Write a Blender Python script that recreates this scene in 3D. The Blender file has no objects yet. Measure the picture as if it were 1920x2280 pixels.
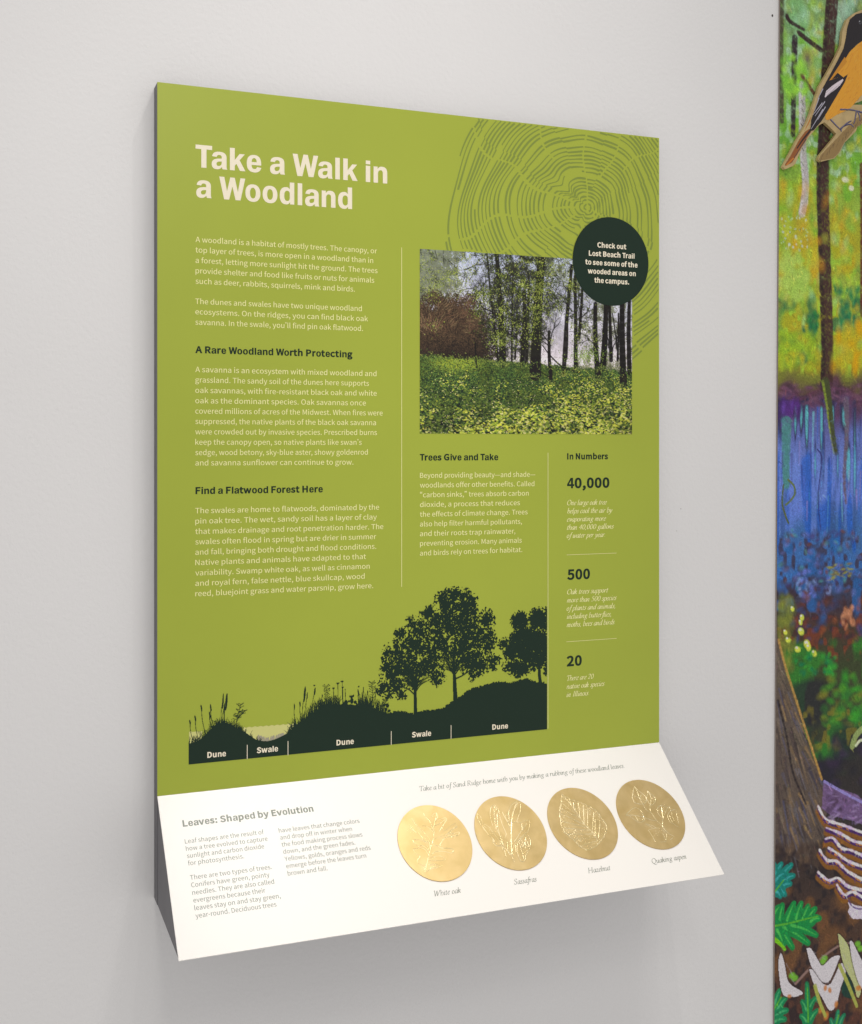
import bpy, math, random
import numpy as np
from mathutils import Vector
from mathutils.geometry import tessellate_polygon

# ------------------------------------------------------------------ camera, world, lamps
S = bpy.context.scene
COL = bpy.context.collection
WIDTH, TOP, HINGE = 0.8128, -0.49738, 0.47715      # sign face: width, top and bottom edge (metres, down from eye level)
DEPTH = 0.02578                                    # the sign stands this far off the wall
LA, LB = 0.15049, 0.15327                          # the ledge comes out by LA and down by LB
BACK = 0.6268                                      # where the back of the sign ends
YAW = 0.31874
CAM = Vector((-0.24345, -1.39350, 0.0))

cd = bpy.data.cameras.new('camera')
cam = bpy.data.objects.new('camera', cd)
COL.objects.link(cam)
cam.location = CAM
cam.rotation_euler = (math.radians(90), 0, -YAW)
cd.sensor_fit = 'VERTICAL'
cd.sensor_height = 36
cd.lens = 2284.247 / 2280 * 36
cd.shift_x = (960 - 686.03) / 2280
cd.shift_y = -(1140 - 994.01) / 2280
cd.clip_start = 0.02
cd.clip_end = 60
S.camera = cam

w = bpy.data.worlds.new("World")
S.world = w
w.use_nodes = True
w.node_tree.nodes['Background'].inputs[0].default_value = (1.0, 0.978, 0.965, 1)
w.node_tree.nodes['Background'].inputs[1].default_value = 0.60


def lamp(name, kind, loc, power, color, target=None, size=0.05, sizey=None, cone=None, spread=None):
    d = bpy.data.lights.new(name, kind)
    d.energy = power
    d.color = color
    if kind == 'AREA':
        d.shape = 'RECTANGLE'
        d.size = size
        d.size_y = sizey or size
    else:
        d.shadow_soft_size = size
    if spread:
        d.spread = math.radians(spread)
    if cone:
        d.spot_size = math.radians(cone)
        d.spot_blend = 1.0
    o = bpy.data.objects.new(name, d)
    COL.objects.link(o)
    o.location = loc
    if target is not None:
        o.rotation_euler = (Vector(target) - Vector(loc)).to_track_quat('-Z', 'Y').to_euler()
    return o


WARM = (1.0, 0.965, 0.925)
lamp('track_lamp', 'SPOT', (0.67, -0.58, 2.15), 28, WARM, target=(0.35, 0, -0.35), size=0.022, cone=56)
lamp('track_lamp', 'SPOT', (0.33, -0.72, 2.50), 104, WARM, target=(0.44, -0.22, -0.64), size=0.022, cone=22)
lamp('ceiling_panel', 'AREA', (0.86, -1.34, 2.40), 1.6, WARM, target=(0.28, -0.08, -0.62), size=0.55, sizey=0.55, spread=60)
lamp('room_light', 'AREA', (0.1, -2.2, 1.5), 5, (1.0, 0.97, 0.94), target=(0.2, 0, -0.1), size=0.8, sizey=0.5)
lamp('front_fill', 'SPOT', (-0.1, -1.6, 1.2), 19, WARM, target=(0.0, 0, 0.1), size=0.15, cone=70)  # added frontal fill spot, lifts the wall and face from the camera side

S.view_settings.view_transform = 'Standard'
S.view_settings.look = 'None'
S.view_settings.exposure = 0
S.view_settings.gamma = 1
S.cycles.max_bounces = 6

# ------------------------------------------------------------------ helpers
CT, ST = math.cos(YAW), math.sin(YAW)
LEN = math.hypot(LA, LB)


class Plane:
    """a flat face of the room with two in-plane axes a, b (b runs down) and its outward normal n"""
    def __init__(self, o, a, b, n):
        self.o, self.a, self.b, self.n = [np.array(v, float) for v in (o, a, b, n)]

    def at(self, x, y):
        """point of this face seen at pixel x, y of the photograph, in the face's own metres"""
        kx, ky = (x - 686.026) / 2284.247, (y - 994.01) / 2284.247
        d = np.array([ST + kx * CT, CT - kx * ST, -ky])
        c = np.array(CAM)
        t = ((self.o - c) @ self.n) / (d @ self.n)
        p = c + t * d - self.o
        return float(p @ self.a), float(p @ self.b)

    def world(self, uv, lift=0.0):
        uv = np.asarray(uv, float).reshape(-1, 2)
        lift = np.asarray(lift, float).reshape(-1, 1)
        return self.o + uv[:, :1] * self.a + uv[:, 1:2] * self.b + lift * self.n


FACE = Plane((0, 0, 0), (1, 0, 0), (0, 0, -1), (0, -1, 0))
LEDGE = Plane((0, 0, -HINGE), (1, 0, 0), (0, -LA / LEN, -LB / LEN), (0, -LB / LEN, LA / LEN))
_ta = math.atan2(1.0758 - 1.0634, 1.7557)
MURAL = Plane((1.0704, DEPTH - 0.0035, 0), (math.cos(_ta), 0, -math.sin(_ta)), (-math.sin(_ta), 0, -math.cos(_ta)), (0, -1, 0))


def mesh_obj(name, verts, faces, mat, parent=None, smooth=False):
    me = bpy.data.meshes.new(name)
    me.from_pydata([tuple(map(float, v)) for v in verts], [], [tuple(map(int, f)) for f in faces])
    me.materials.append(mat)
    if smooth:
        me.polygons.foreach_set('use_smooth', [True] * len(me.polygons))
    me.update()
    o = bpy.data.objects.new(name, me)
    COL.objects.link(o)
    if parent:
        o.parent = parent
    return o


def quads_obj(name, verts, quads, mat, parent=None, colors=None):
    """fast mesh from numpy arrays; colors are per vertex, linear"""
    me = bpy.data.meshes.new(name)
    nv, nq = len(verts), len(quads)
    me.vertices.add(nv)
    me.vertices.foreach_set('co', np.asarray(verts, np.float32).ravel())
    me.loops.add(nq * 4)
    me.loops.foreach_set('vertex_index', np.asarray(quads, np.int32).ravel())
    me.polygons.add(nq)
    me.polygons.foreach_set('loop_start', np.arange(nq, dtype=np.int32) * 4)
    me.update(calc_edges=True)
    me.materials.append(mat)
    if colors is not None:
        ca = me.color_attributes.new('ink', 'FLOAT_COLOR', 'POINT')
        c4 = np.ones((nv, 4), np.float32)
        c4[:, :3] = colors
        ca.data.foreach_set('color', c4.ravel())
    me.validate()
    o = bpy.data.objects.new(name, me)
    COL.objects.link(o)
    if parent:
        o.parent = parent
    return o


def empty(name, loc, label, cat, group=None):
    o = bpy.data.objects.new(name, None)
    COL.objects.link(o)
    o.location = loc
    o.empty_display_size = 0.05
    tag(o, label, cat, group)
    return o


def tag(o, label=None, cat=None, group=None, kind=None):
    for k, v in (('label', label), ('category', cat), ('group', group), ('kind', kind)):
        if v:
            o[k] = v
    return o


def adopt(root):
    """move parts that were built in world space under a root that stands elsewhere"""
    for ch in root.children:
        ch.matrix_parent_inverse = root.matrix_basis.inverted()


# ------------------------------------------------------------------ materials
def lin(c):
    return tuple((x / 255 / 12.92 if x / 255 <= 0.04045 else ((x / 255 + 0.055) / 1.055) ** 2.4) for x in c)


def material(name, color, rough=0.5, metal=0.0, spec=0.5, bump=None, mottle=None, coat=0.0):
    """bump = [(scale, strength, distance)...]; mottle = (scale, amount) small colour unevenness"""
    m = bpy.data.materials.new(name)
    m.use_nodes = True
    nt = m.node_tree
    b = nt.nodes['Principled BSDF']
    b.inputs['Base Color'].default_value = (*color, 1)
    b.inputs['Roughness'].default_value = rough
    b.inputs['Metallic'].default_value = metal
    b.inputs['Specular IOR Level'].default_value = spec
    if coat:
        b.inputs['Coat Weight'].default_value = coat
    tc = nt.nodes.new('ShaderNodeTexCoord')
    if mottle:
        n = nt.nodes.new('ShaderNodeTexNoise')
        n.inputs['Scale'].default_value = mottle[0]
        n.inputs['Detail'].default_value = 4
        nt.links.new(tc.outputs['Object'], n.inputs['Vector'])
        mx = nt.nodes.new('ShaderNodeMix')
        mx.data_type = 'RGBA'
        mx.blend_type = 'MULTIPLY'
        mr = nt.nodes.new('ShaderNodeMapRange')
        mr.inputs['From Min'].default_value = 0.3
        mr.inputs['From Max'].default_value = 0.7
        mr.inputs['To Min'].default_value = 1 - mottle[1]
        mr.inputs['To Max'].default_value = 1
        nt.links.new(n.outputs['Fac'], mr.inputs['Value'])
        mx.inputs[0].default_value = 1
        mx.inputs[6].default_value = (*color, 1)
        nt.links.new(mr.outputs['Result'], mx.inputs[7])
        nt.links.new(mx.outputs[2], b.inputs['Base Color'])
    prev = None
    for sc, st, di in (bump or []):
        n = nt.nodes.new('ShaderNodeTexNoise')
        n.inputs['Scale'].default_value = sc
        n.inputs['Detail'].default_value = 2
        nt.links.new(tc.outputs['Object'], n.inputs['Vector'])
        bp = nt.nodes.new('ShaderNodeBump')
        bp.inputs['Strength'].default_value = st
        bp.inputs['Distance'].default_value = di
        nt.links.new(n.outputs['Fac'], bp.inputs['Height'])
        if prev:
            nt.links.new(prev.outputs['Normal'], bp.inputs['Normal'])
        prev = bp
    if prev:
        nt.links.new(prev.outputs['Normal'], b.inputs['Normal'])
    return m


def ink_material(name, rough=0.45, weave=0.0, spec=0.4):
    m = bpy.data.materials.new(name)
    m.use_nodes = True
    nt = m.node_tree
    b = nt.nodes['Principled BSDF']
    b.inputs['Roughness'].default_value = rough
    b.inputs['Specular IOR Level'].default_value = spec
    at = nt.nodes.new('ShaderNodeAttribute')
    at.attribute_name = 'ink'
    src = at.outputs['Color']
    if weave:
        tc = nt.nodes.new('ShaderNodeTexCoord')
        v = nt.nodes.new('ShaderNodeTexVoronoi')
        v.inputs['Scale'].default_value = 420
        mp = nt.nodes.new('ShaderNodeMapping')
        mp.inputs['Scale'].default_value = (1.3, 1, 1.3)
        nt.links.new(tc.outputs['Object'], mp.inputs['Vector'])
        nt.links.new(mp.outputs['Vector'], v.inputs['Vector'])
        mr = nt.nodes.new('ShaderNodeMapRange')
        mr.inputs['From Max'].default_value = 0.7
        mr.inputs['To Min'].default_value = 1.12
        mr.inputs['To Max'].default_value = 1 - weave
        nt.links.new(v.outputs['Distance'], mr.inputs['Value'])
        mx = nt.nodes.new('ShaderNodeMix')
        mx.data_type = 'RGBA'
        mx.blend_type = 'MULTIPLY'
        mx.inputs[0].default_value = 1
        nt.links.new(src, mx.inputs[6])
        nt.links.new(mr.outputs['Result'], mx.inputs[7])
        src = mx.outputs[2]
    nt.links.new(src, b.inputs['Base Color'])
    return m


M = {}
M['wall'] = material('wall_paint', (0.79, 0.78, 0.775), 0.55, spec=0.3, bump=[(150, 0.38, 0.0013), (420, 0.3, 0.0006)], mottle=(2.3, 0.025))
FINE = [(900, 0.10, 0.0001)]
M['green'] = material('green_print', (0.388, 0.452, 0.046), 0.42, spec=0.4, bump=FINE, mottle=(7, 0.035))
M['ring'] = material('ring_print', (0.225, 0.285, 0.045), 0.42, spec=0.4, bump=FINE)
M['dark'] = material('dark_green_print', (0.008, 0.025, 0.0135), 0.42, spec=0.28, bump=FINE)
M['cream'] = material('cream_print', (0.93, 0.84, 0.645), 0.42, spec=0.5)
M['text'] = material('pale_yellow_print', (0.90, 0.87, 0.40), 0.42, spec=0.5)
M['pale'] = material('pale_sand_print', (0.64, 0.63, 0.22), 0.42, spec=0.5)
M['haze'] = material('mauve_print', (0.36, 0.33, 0.24), 0.42, spec=0.5)
M['white'] = material('white_laminate', (0.92, 0.885, 0.84), 0.33, spec=0.6)
M['grey_text'] = material('dark_print_on_white', (0.18, 0.20, 0.155), 0.33, spec=0.6)
M['side'] = material('grey_side_laminate', (0.145, 0.14, 0.15), 0.5, spec=0.3, mottle=(30, 0.1))
M['board_edge'] = material('dark_mural_edge', (0.30, 0.25, 0.22), 0.6)
M['mural'] = ink_material('mural_canvas', 0.6, weave=0.22, spec=0.25)
M['photo'] = ink_material('photo_print', 0.42, spec=0.3)
M['bird'] = ink_material('bird_paint', 0.5)
M['speck'] = material('dark_speck', (0.05, 0.04, 0.035), 0.8)


def brass_material():
    m = bpy.data.materials.new('brushed_brass')
    m.use_nodes = True
    nt = m.node_tree
    b = nt.nodes['Principled BSDF']
    b.inputs['Metallic'].default_value = 1
    tc = nt.nodes.new('ShaderNodeTexCoord')
    n = nt.nodes.new('ShaderNodeTexNoise')
    n.inputs['Scale'].default_value = 42
    n.inputs['Detail'].default_value = 5
    n.inputs['Distortion'].default_value = 0.6
    r = nt.nodes.new('ShaderNodeValToRGB')
    r.color_ramp.elements[0].position = 0.32
    r.color_ramp.elements[0].color = (0.62, 0.45, 0.19, 1)
    r.color_ramp.elements[1].position = 0.66
    r.color_ramp.elements[1].color = (0.72, 0.54, 0.26, 1)
    n2 = nt.nodes.new('ShaderNodeTexNoise')
    n2.inputs['Scale'].default_value = 60
    n2.inputs['Detail'].default_value = 4
    mr = nt.nodes.new('ShaderNodeMapRange')
    mr.inputs['From Min'].default_value = 0.3
    mr.inputs['From Max'].default_value = 0.7
    mr.inputs['To Min'].default_value = 0.37
    mr.inputs['To Max'].default_value = 0.46
    for k in (n, n2):
        nt.links.new(tc.outputs['Object'], k.inputs['Vector'])
    nt.links.new(n.outputs['Fac'], r.inputs['Fac'])
    nt.links.new(r.outputs['Color'], b.inputs['Base Color'])
    nt.links.new(n2.outputs['Fac'], mr.inputs['Value'])
    nt.links.new(mr.outputs['Result'], b.inputs['Roughness'])
    n3 = nt.nodes.new('ShaderNodeTexNoise')
    n3.inputs['Scale'].default_value = 700
    bp = nt.nodes.new('ShaderNodeBump')
    bp.inputs['Strength'].default_value = 0.12
    bp.inputs['Distance'].default_value = 0.0002
    nt.links.new(tc.outputs['Object'], n3.inputs['Vector'])
    nt.links.new(n3.outputs['Fac'], bp.inputs['Height'])
    nt.links.new(bp.outputs['Normal'], b.inputs['Normal'])
    return m


M['brass'] = brass_material()
M['brass_relief'] = M['brass'].copy()
M['brass_relief'].name = 'highlight_brass'
for _n in M['brass_relief'].node_tree.nodes:
    if _n.type == 'MAP_RANGE':
        _n.inputs['To Min'].default_value, _n.inputs['To Max'].default_value = 0.20, 0.32
    if _n.type == 'VALTORGB':
        _n.color_ramp.elements[0].color, _n.color_ramp.elements[1].color = (0.88, 0.74, 0.42, 1), (0.97, 0.88, 0.60, 1)  # paler ramp paints the bright highlights of the ridges into the brass colour


def wood_material():
    m = material('birch_plywood', (0.58, 0.42, 0.19), 0.55, mottle=(60, 0.25))
    return m


M['wood'] = wood_material()

# ------------------------------------------------------------------ lettering
GLYPHS = {
    ',': "*?(4%H(o%j)?&<)Z&t)e'Y)`())P(I)9(^(w(e(](a(G(T(9(A(4('(9'j(G'U(['I(u'E)#'F(x&y(e&U(F&7'{%|",
    '-': "+&'t)|*V)|*V*d't*d",
    '.': "*?(r';).'?)B'M)P'c)U'})P(=)B(R).(a(r(e(X(a(D(R(7(=(2'}(7'c(D'M(X'?",
    '0': "-7*?';+?'Q,((:,T)Q,d+;,T-$,(.9+?.}*?/7)@.}(V.9(+-$'x+;(+)Q(V(:)@'Q!*?(&)e(7):(m({)n(q+;({,e):-e)e.=*?.N*w.=+E-e+a,e+k+;+a)n+E(m*w(7",
    '1': "-7(@'G,T'G,T(5+#(5+#/+*;/+)y.x)V.j)0._(a.T(a-y*'-y*'(5(@(5",
    '2': "-7'r'G,c'G,c(7*V(7)?(1*T)H+P*],-+m,A,|,3-v+f.Z+$/)**/7)H/0(n.x(>.V'n.,(E-V(e-w),.5)R.F)|.L*Y.A+&.%+>-T+F,x+3+u*S*g)J)K'r'|",
    '3': "-7*1';+.'H+w'p,K(S,^)L,Q*3,1*h+^+1+$+H+$+M+V+g,#,/,<,`,E-?,5..+g.f+%/,*./7)P/1(z.|(K.a'}.?(P-d(q.#)8.9)_.G*+.L*^.D+'.-+?-f+G-8+=,_*x,4*<+t);+i);+%*F*w+/*Z+T*.+`)O+T(u+7(K*f(1*+(()P(/(~(A(V(Z(5(y'd(@(/'x(a'X)B'C",
    '4': "-7*|'G+s'G+s)R,u)R,u*=+s*=+s/+*m/+'Z*0'Z)R*|)R!*|*=(Z*=*C,v*}.'+$.'*|,^",
    '5': "-7*0';++'K+u'z,L(j,`)u,O*~+}+i+9,6*B,C*%,A)f,;)L,3)4,')F.<,=.<,=/+(U/+(>+P(n+3).+D)J+Q)g+Y*++]*h+Q+:+2+W*[+c)s+V)-+6(T*c(4*((()K(/(y(@(R(Y(2(w'b(<(.'v(`'W)A'B",
    '6': "-7*U';+H'K,-'z,Y(g,j)i,[*n,4+W+R,%*],3*2,-)e+x)<+^(u+9)),h)P-g*-.<*s.K+6.G+T.<+p.+,+-q,^.K,=.i+s/#+F/2*o/7)i/#(q.<(7,~'}+)(3)H(e(6)S'P!(w*O)>*y)d+9*,+H*N+M+*+B+R+#+j*M+r)i+i)'+O(P+)(0*U($)v(3)H(_)*)I",
    '7': "-7)N'G*N'G*])L*|+7+],q,f.Q,f/+'w/+'w.<+_.<*c,f*'+0)`)H",
    '8': "-7*A';+@'I,*'p,V(M,g)9,]){,B*Q+y*y+L+;+L+@+l+_,.,*,E,Y,M-3,@.#+v.^+9/(*C/6)R/)(r.`(H.'(9-:(A,c(V,6(u+m)=+N)=+K(j++(@*[(#*%'t)?()(O(W'p)C'I!*r+W*5+r)_,6);,`).-:)6-i)M.1)q.G*B.P*u.F+>.,+V-`+_-.+Y,d+L,?+5+y!*B'})d(*)4(E(q(o(f)F(m)w)%*F)D*l)l+/*W*m+7*J+`)z+o)<+e(h+I(B*{()",
    '9': "-7)r';*v'P+l(9,I)X,_+W,M-3+w.@++/#*)/7)6/'(Q.T(&-h'r,f($+b(K*x)-*N)}*?*M*F*x*W+D*r+h+9+V)h+/(i*T(7)p(()M(,).(6(m(G(S(_(#('(D'g(k'O)<'@!+g,(+B+X*y+;*S++*/+%)T+0)-+P(q,%(i,f(r-L)/.#)U.C**.O*f.@+8-r+W-,",
    ':': "*?(r+O).+T)B+c)P+x)U,7)P,R)B,h).,v(r,{(X,v(D,h(7,R(2,7(7+x(D+c(X+T!(r';).'?)B'M)P'c)U'})P(=)B(R).(a(r(e(X(a(D(R(7(=(2'}(7'c(D'M(X'?",
    'A': "-k'K'G(I'G)1)h+|)h,d'G-g'G+./+*'/+!)G*R)k+d*T.>*X.>+D+d+f*R",
    'B': ".=(L'G*v'G,+'T-#'{-Z(`-n)_-d*C-E*v,t+<,:+O,:+T,g+l-+,3-?,`-E-6-4.*,^.`+m.~*g/+(L/+!)I+o)I.@*Z.@+G.:+|.',?-`,I-+,@,U+~,1+I+w*V+o!)I(3)I+)*j+)+`*~,@*g,f*?,s)b,f)$,?(T+_(;*j(3",
    'C': ".++C';,('A,b'U-8'u-e(D-3(},l([,E(B+w(2+G(-*G(A)_({)2){)#+;)3,V)a-T*K.1+J.E+u.@,?.3,a-z-#-_-S.<-0.^,`.y,*/0+I/7*(.{(}.2(;,w(#+9(:)V({(?*%'S",
    'D': ".[(L'G*I'G+{'`-*(I-i)^.#+;-i,v-*.,+y.p*E/+(L/+!)I(5)I.>*>.>+O.,,A-R,p,V-#+;,p)|,A)#+O(G*>(5",
    'E': "-W(L'G-#'G-#(7)I(7)I+%,B+%,B+r)I+r)I.<,t.<,t/+(L/+",
    'F': "-4(L'G)I'G)I*q,D*q,D+a)I+a)I.<,t.<,t/+(L/+",
    'G': ".]+N';,6'A,s'R-I'l-q(1-q+F+@+F+@*W,{*W,{(V,c(E,C(8+}(0+W(-*N(A)a({)3){)#+;)4,V)d-T*Q.1+V.E,+.@,S.2,v-y-7-_-h.<-D.],s.x,;/0+S/7*..{)#.2(;,w(#+9(;)V(}(?**'S",
    'H': "/&(L'G)I'G)I+%-$+%-$'G-~'G-~/+-$/+-$+s)I+s)I/+(L/+",
    'I': "*N(L'G)I'G)I/+(L/+",
    'J': "-$)t';*q'L+Q'{+t(e,#)_,#/++%/++%)h*z)#*e(P*A(5)l(-)G(1)'(?(g(X(L(}'i(N(0'z(]'W)5'B",
    'K': ".3(L'G)I'G)I)p*h+H-('G./'G+C,3-j/+,`/+)K+8)I+8)I/+(L/+",
    'L': "-,(L'G,l'G,l(7)I(7)I/+(L/+",
    'M': "/w(L'G)A'G)A+`)5-x)9-x)r,3+@(3+|(3-I,3.'-x.*-x-{+`-{'G.r'G.r/+-c/+,7*}+c)E+_)E++*})[/+(L/+",
    'N': ".}(L'G)E'G)E+K):-p)>-p*.,:,x'G-x'G-x/+-#/+-#++-/(`-+(`,:*9)K/+(L/+",
    'O': "/4+=';,['T-`(B.A)Z.W+;.A,x-`.3,[.{+=/7){.{(x.3(9,x(#+;(9)Z(x(B){'T!+=(-*C(A)](|)2)|)#+;)2,V)]-T*C.1+=.E,8.1,{-T-I,V-W+;-I)|,{(|,8(A",
    'P': ".'(L'G)I'G)I*M*c*M+q*Z,g+&-@+k-S,p-@-u,g.Y+o.|*_/+(L/+!)I+9)I.>*S.>+I.8,'-~,J-T,V,p,K,.,)+]+L+B*V+9",
    'Q': "/4+=()*C(>)](y)2)z)#+;)2,V)]-T*C.1+=.E,8.1,{-T-I,V-W+;-I)z,{(y,8(>!-^%M-}%N.<%R.T%W.g%_.U&F.G&B.6&?-~&=-h&<-1&B,[&S,3&r+r'>,|'f-o(V.E)i.W+;.A,x-`.3,[.{+=/7){.{(x.3(9,x(#+;(6)f(k(R)a'c*n'=+9&V+r%~,`%Z",
    'R': ".()I+K)I.>*e.>+R.8,,.#,M-W,X,y,M,<,,+n+R+S*e+K!,a'G-j'G+n*j,S+'-)+P-I,.-U,y-B-z,l.[+y.}*r/+(L/+(L'G)I'G)I*`*m*`",
    'S': "-_*X';+a'J,P'u-$(X-5)K-**4,g*i,9+3+[+P*S+|*),3)`,J)D,k)9-;)B-f)^.**+.>*b.E+4.A+_.4,(-{,J-`,y.<,O.`+z.{+B/1*b/7)e/*(z._(K.$(:-4(G,L(j+u)<+P)o+7*x*g+J*P+q*7,-)s,6)D,,(q+l(L+<(5*Y(-*#(3)K(E(x(a(N))'v(G(K'x)*'W)m'B",
    'T': "-b*('G+%'G+%.<-C.<-C/+'f/+'f.<*(.<",
    'U': ".|+4';,<'J-1'~-g)$-z*V-z/+-$/+-$*T,s)F,O(^+v(8+4(-*O(8)w(^)S)F)F*T)F/+(J/+(J*V(^)$)6'~*+'J",
    'V': "-J)r'G*~'G-J/+,K/++6*x*M(F*I(F)a*x(J/+'H/+",
    'W': "0Z)>'G*L'G+Y,&+}-l,%-l,H,&-W'G.g'G0A/+/H/+.W*v.1(H.+(H-U*v,N/++X/+*S*v)}(H)y(H)N*v(a/+'a/+",
    'X': "-H'W'G(Z'G)d)N*@*f*D*f+%)N,3'G-9'G*~+@-+/+,)/++&-.*P+~*L+~)q-.(l/+'f/+)o+E",
    'Y': ",|)c'G*`'G*`*E,}/++|/+*~,w*6+8*2+8)H,w(I/+'F/+)c*E",
    'Z': "-f'x'G-8'G-8(7).(7-3.Q-3/+(=/+(=.<+}.<'x'}",
    'a': "-?)a';*4'@*b'P+/'i+V(*+Y(*+b'G,M'G,M*v,C+s,#,Z+F-**P-9)o-3)7,~(c,i(:,P(]+p(~,()G,:)q,G*A,K*w,@+<,#+M+T+Q+$)z*g(r*?(7)c($(t(0(4(O'b)$'D!)z(&)U(+)8(9)$(S(y(y)))K)Q)q*>*1+Q*D+Q(k+-(M*f(7*B(+",
    'b': "-t*s';+m'M,Y()-0)&-B*A-5+S,i,L,(-&+*-9*Z-3*0-$)c,i)=,K)A-M)A/h(D/h(D'G)/'G)6'}):'})^'b*''L*M'?!*e()*H(,*)(5)d(E)A(`)A+`)f+~*-,8*N,F*p,J+T,=,#+r,;+4,C*@,8)E+t(a+D(7",
    'c': ",h*Z';+-'?+Y'L,''a,L'},&(]+h(H+J(7+*(,*c(()}(6)I(`)()B(x*9))+/)K+o*#,<*f,J+',G+A,>+Z,0+r+z,B,W,$,o+^-'+5-4*b-9)^-'(i,L(2+Q'z*9(0(}(d(')U'M",
    'd': "-v*?';*m'@+;'P+a'i,&(),)(),1'G,y'G,y/h+|/h+|-V,%,X+`,r+=-)*t-5*I-9)O-&(c,J(1+O'{*9(.(}(Y(&)A'M!*R())q(7)C(_)')A(y*:))+0)I+o)z,<*X,J*y,G+<,>+],-+|+p+|(q+[(Q+;(;*u(-",
    'e': "-6*a';+7'?+d'J,0'Z,T'p,5(N+t(=+T(0+3((*k(%*&(2)L(V)()5(u*%,f*%,j*V,[+a,3,R+M-(*P-9)U-&(f,K(1+P'z*9(1(}(g(')Z'M!(t*d))+M)K,$)y,C*R,N+-,D+V,%+p+M+y*d",
    'f': "*m'h,@(R,@(R'G)N'G)N,@*b,@*b-,)N-,)N.#)S.O)a.p)x/'*=/.*K/-*Y/**i/&*x.|+//d*x/k*c/p*K/s*3/u)K/i(x/F([.l(R.$(R-,'h-'",
    'g': "-@*=$j+N$y,F%D,|%~-2&h-''C,a'k,'(%+4(,*)(,)X(0)<(<)-(N))(e)+(y)2)-)=);)J)G)])@)q):*()6*<)5++)B+i)g,5*D,D+4,A+T,8+r,+,/+v,D-),D-)-,+*-,*w-1*f-5*Q-8*<-9)L-,(k,c(?,((0+6(6*e(E*>([)z(u)a(u)](`)K(M)5(?(v(:(W(>(;(H(#(W'l(j'^(j'X(I'@(1'#'~&`'y&>(,%_(X%2)A$s!*<)q)n)z)J*7)2*_))+6)2+j)I,4)m,L*<,T*h,L+/,4+G+j+O+6+G*_+/*7*g)z!*I%J)f%Q)6%d(t&%(j&J(m&b(v&x)+'2)C'G**'?+)'?+W'<+y'1,1&x,7&X,,&1+g%l+2%S",
    'h': "-j(D'G)A'G)A+S)f+w*,,4*N,C*t,H+D,@+d,'+v+W+{*t+{'G,w'G,w+$,n+|,P,a+z-,+3-9*]-2*/,{)c,`)=,=)A-M)A/h(D/h",
    'i': "*=(D'G)A'G)A-,(D-,!(q.<),.@)?.K)K._)O.w)K/2)?/C),/O(q/S(X/O(F/C(;/2(6.w(;._(F.K(X.@",
    'j': "*='i$r(O$~(|%D)9%{)A&h)A-,(E-,(E&h(B&<(8%x(%%d'a%]'.%f&y%#',$z'>$v'R$s!(q.<),.@)>.K)K._)O.w)K/2)>/C),/O(q/S(X/O(F/C(:/2(6.w(:._(F.K(X.@",
    'k': "-4(D'G)?'G)?(v*E*0,''G-+'G*y*l,p-,+i-,)C*+)?*+)?/h(D/h",
    'l': "*E)E';)x'B)l(*)Y(()O(*)H(1)C(<)A(M)A/h(D/h(D(S(I'~(Y'Y(w'B",
    'm': "1-(D'G)A'G)A+S)d+w**,4*I,C*i,H+7,@+V,'+h+W+n*t+n'G,j'G,j+S-1+w-S,4-s,C.6,H.b,@/$,'/5+W/;*t/;'G07'G07+$0.+|/m,a/;-,.Q-9-~-2-R,y-(,Y,[,1,G,Z,),z+]-2+&-9*T-2*+,{)`,_);,;)9,;)0-,(D-,",
    'n': "-m(D'G)A'G)A+S)f+w*,,4*N,C*t,H+D,@+d,'+v+W+{*t+{'G,w'G,w+$,n+|,P,a+z-,+3-9*]-2*/,{)b,_);,;)9,;)0-,(D-,",
    'o': "-i*W';+W'M,I(',~(}-6*9,~+Q,I,L+W-'*W-9)W-'(g,L(1+Q'z*9(1(}(g(')W'M!*W(()v(6)F(`)')B(x*9)'+/)F+o)v,<*W,J+:,<+j+o,-+/,8*9,-)B+j(`+:(6",
    'p': "-v(D$~)A$~)A&x)>'x)b'^**'J*O'>*s';+m'M,Y()-0)&-B*A-5+S,i,L,(-&+*-9*Y-3*.-#)a,g);,J)9,J)0-,(D-,!*e()*H(,*)(5)d(E)A(`)A+`)f+~*-,8*O,F*p,J+T,=,#+r,;+4,C*@,8)E+t(a+D(7",
    'q': "-v+|$~,y$~,y-,,3-,,*,V,(,V+b,q+>-)*u-5*I-9)O-&(c,J(1+O'{*9(.(}(Y(&)A'M*?';*k'@+9'O+_'g,%((+|'%!*R())q(7)C(_)')A(y*:))+0)I+o)z,<*X,J*y,G+<,>+],-+|+p+|(q+[(Q+;(;*u(-",
    'r': "+N(D'G)A'G)A+()^+a*#,**F,?*i,F+?,=+O--+C-3+6-6+(-8*t-9*I-1)~,x)Y,U);,()9,()0-,(D-,",
    's': ",?)q';*g'G+F'i+k(>+x(z+j)]+D*,*n*J*4*b)f*r)A+)))+@({+a)%+~)7,:)U,J*%,P*E,M*d,C+$,4+?+~+j,Y+I,q*~-'*R-4*$-9)3--(V,j(3,:('+](5+#(W*U)-*7)d)}*3)l*Y)W*u)<+$(v*y(U*f(;*E(*)t(#)H(((|(4(W(H(5(b'g('(3'g(c'O):'@",
    't': "+C*0';*I'<*c'A*{'G+6'N+$(5*s(/*d(+*S('*D(&)z(-)b(@)S(`)O)/)O,@+&,@+&-,)O-,)O.d(b.d(X-,'b-''b,@(S,@(S)1([(F(t'k)F'G",
    'u': "-j*&';*W'A+('T+P's+w(=+z(=,$'G,n'G,n-,+r-,+r)(+N([+,(@*f(0*?(+)o(3)P(L)?(w)9)Z)9-,(<-,(<)O(F(R(d'o)9'H",
    'v': ",s)Y'G*e'G,f-,+k-,*d)q*3(3*.(3)Z)q(S-,'S-,",
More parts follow.
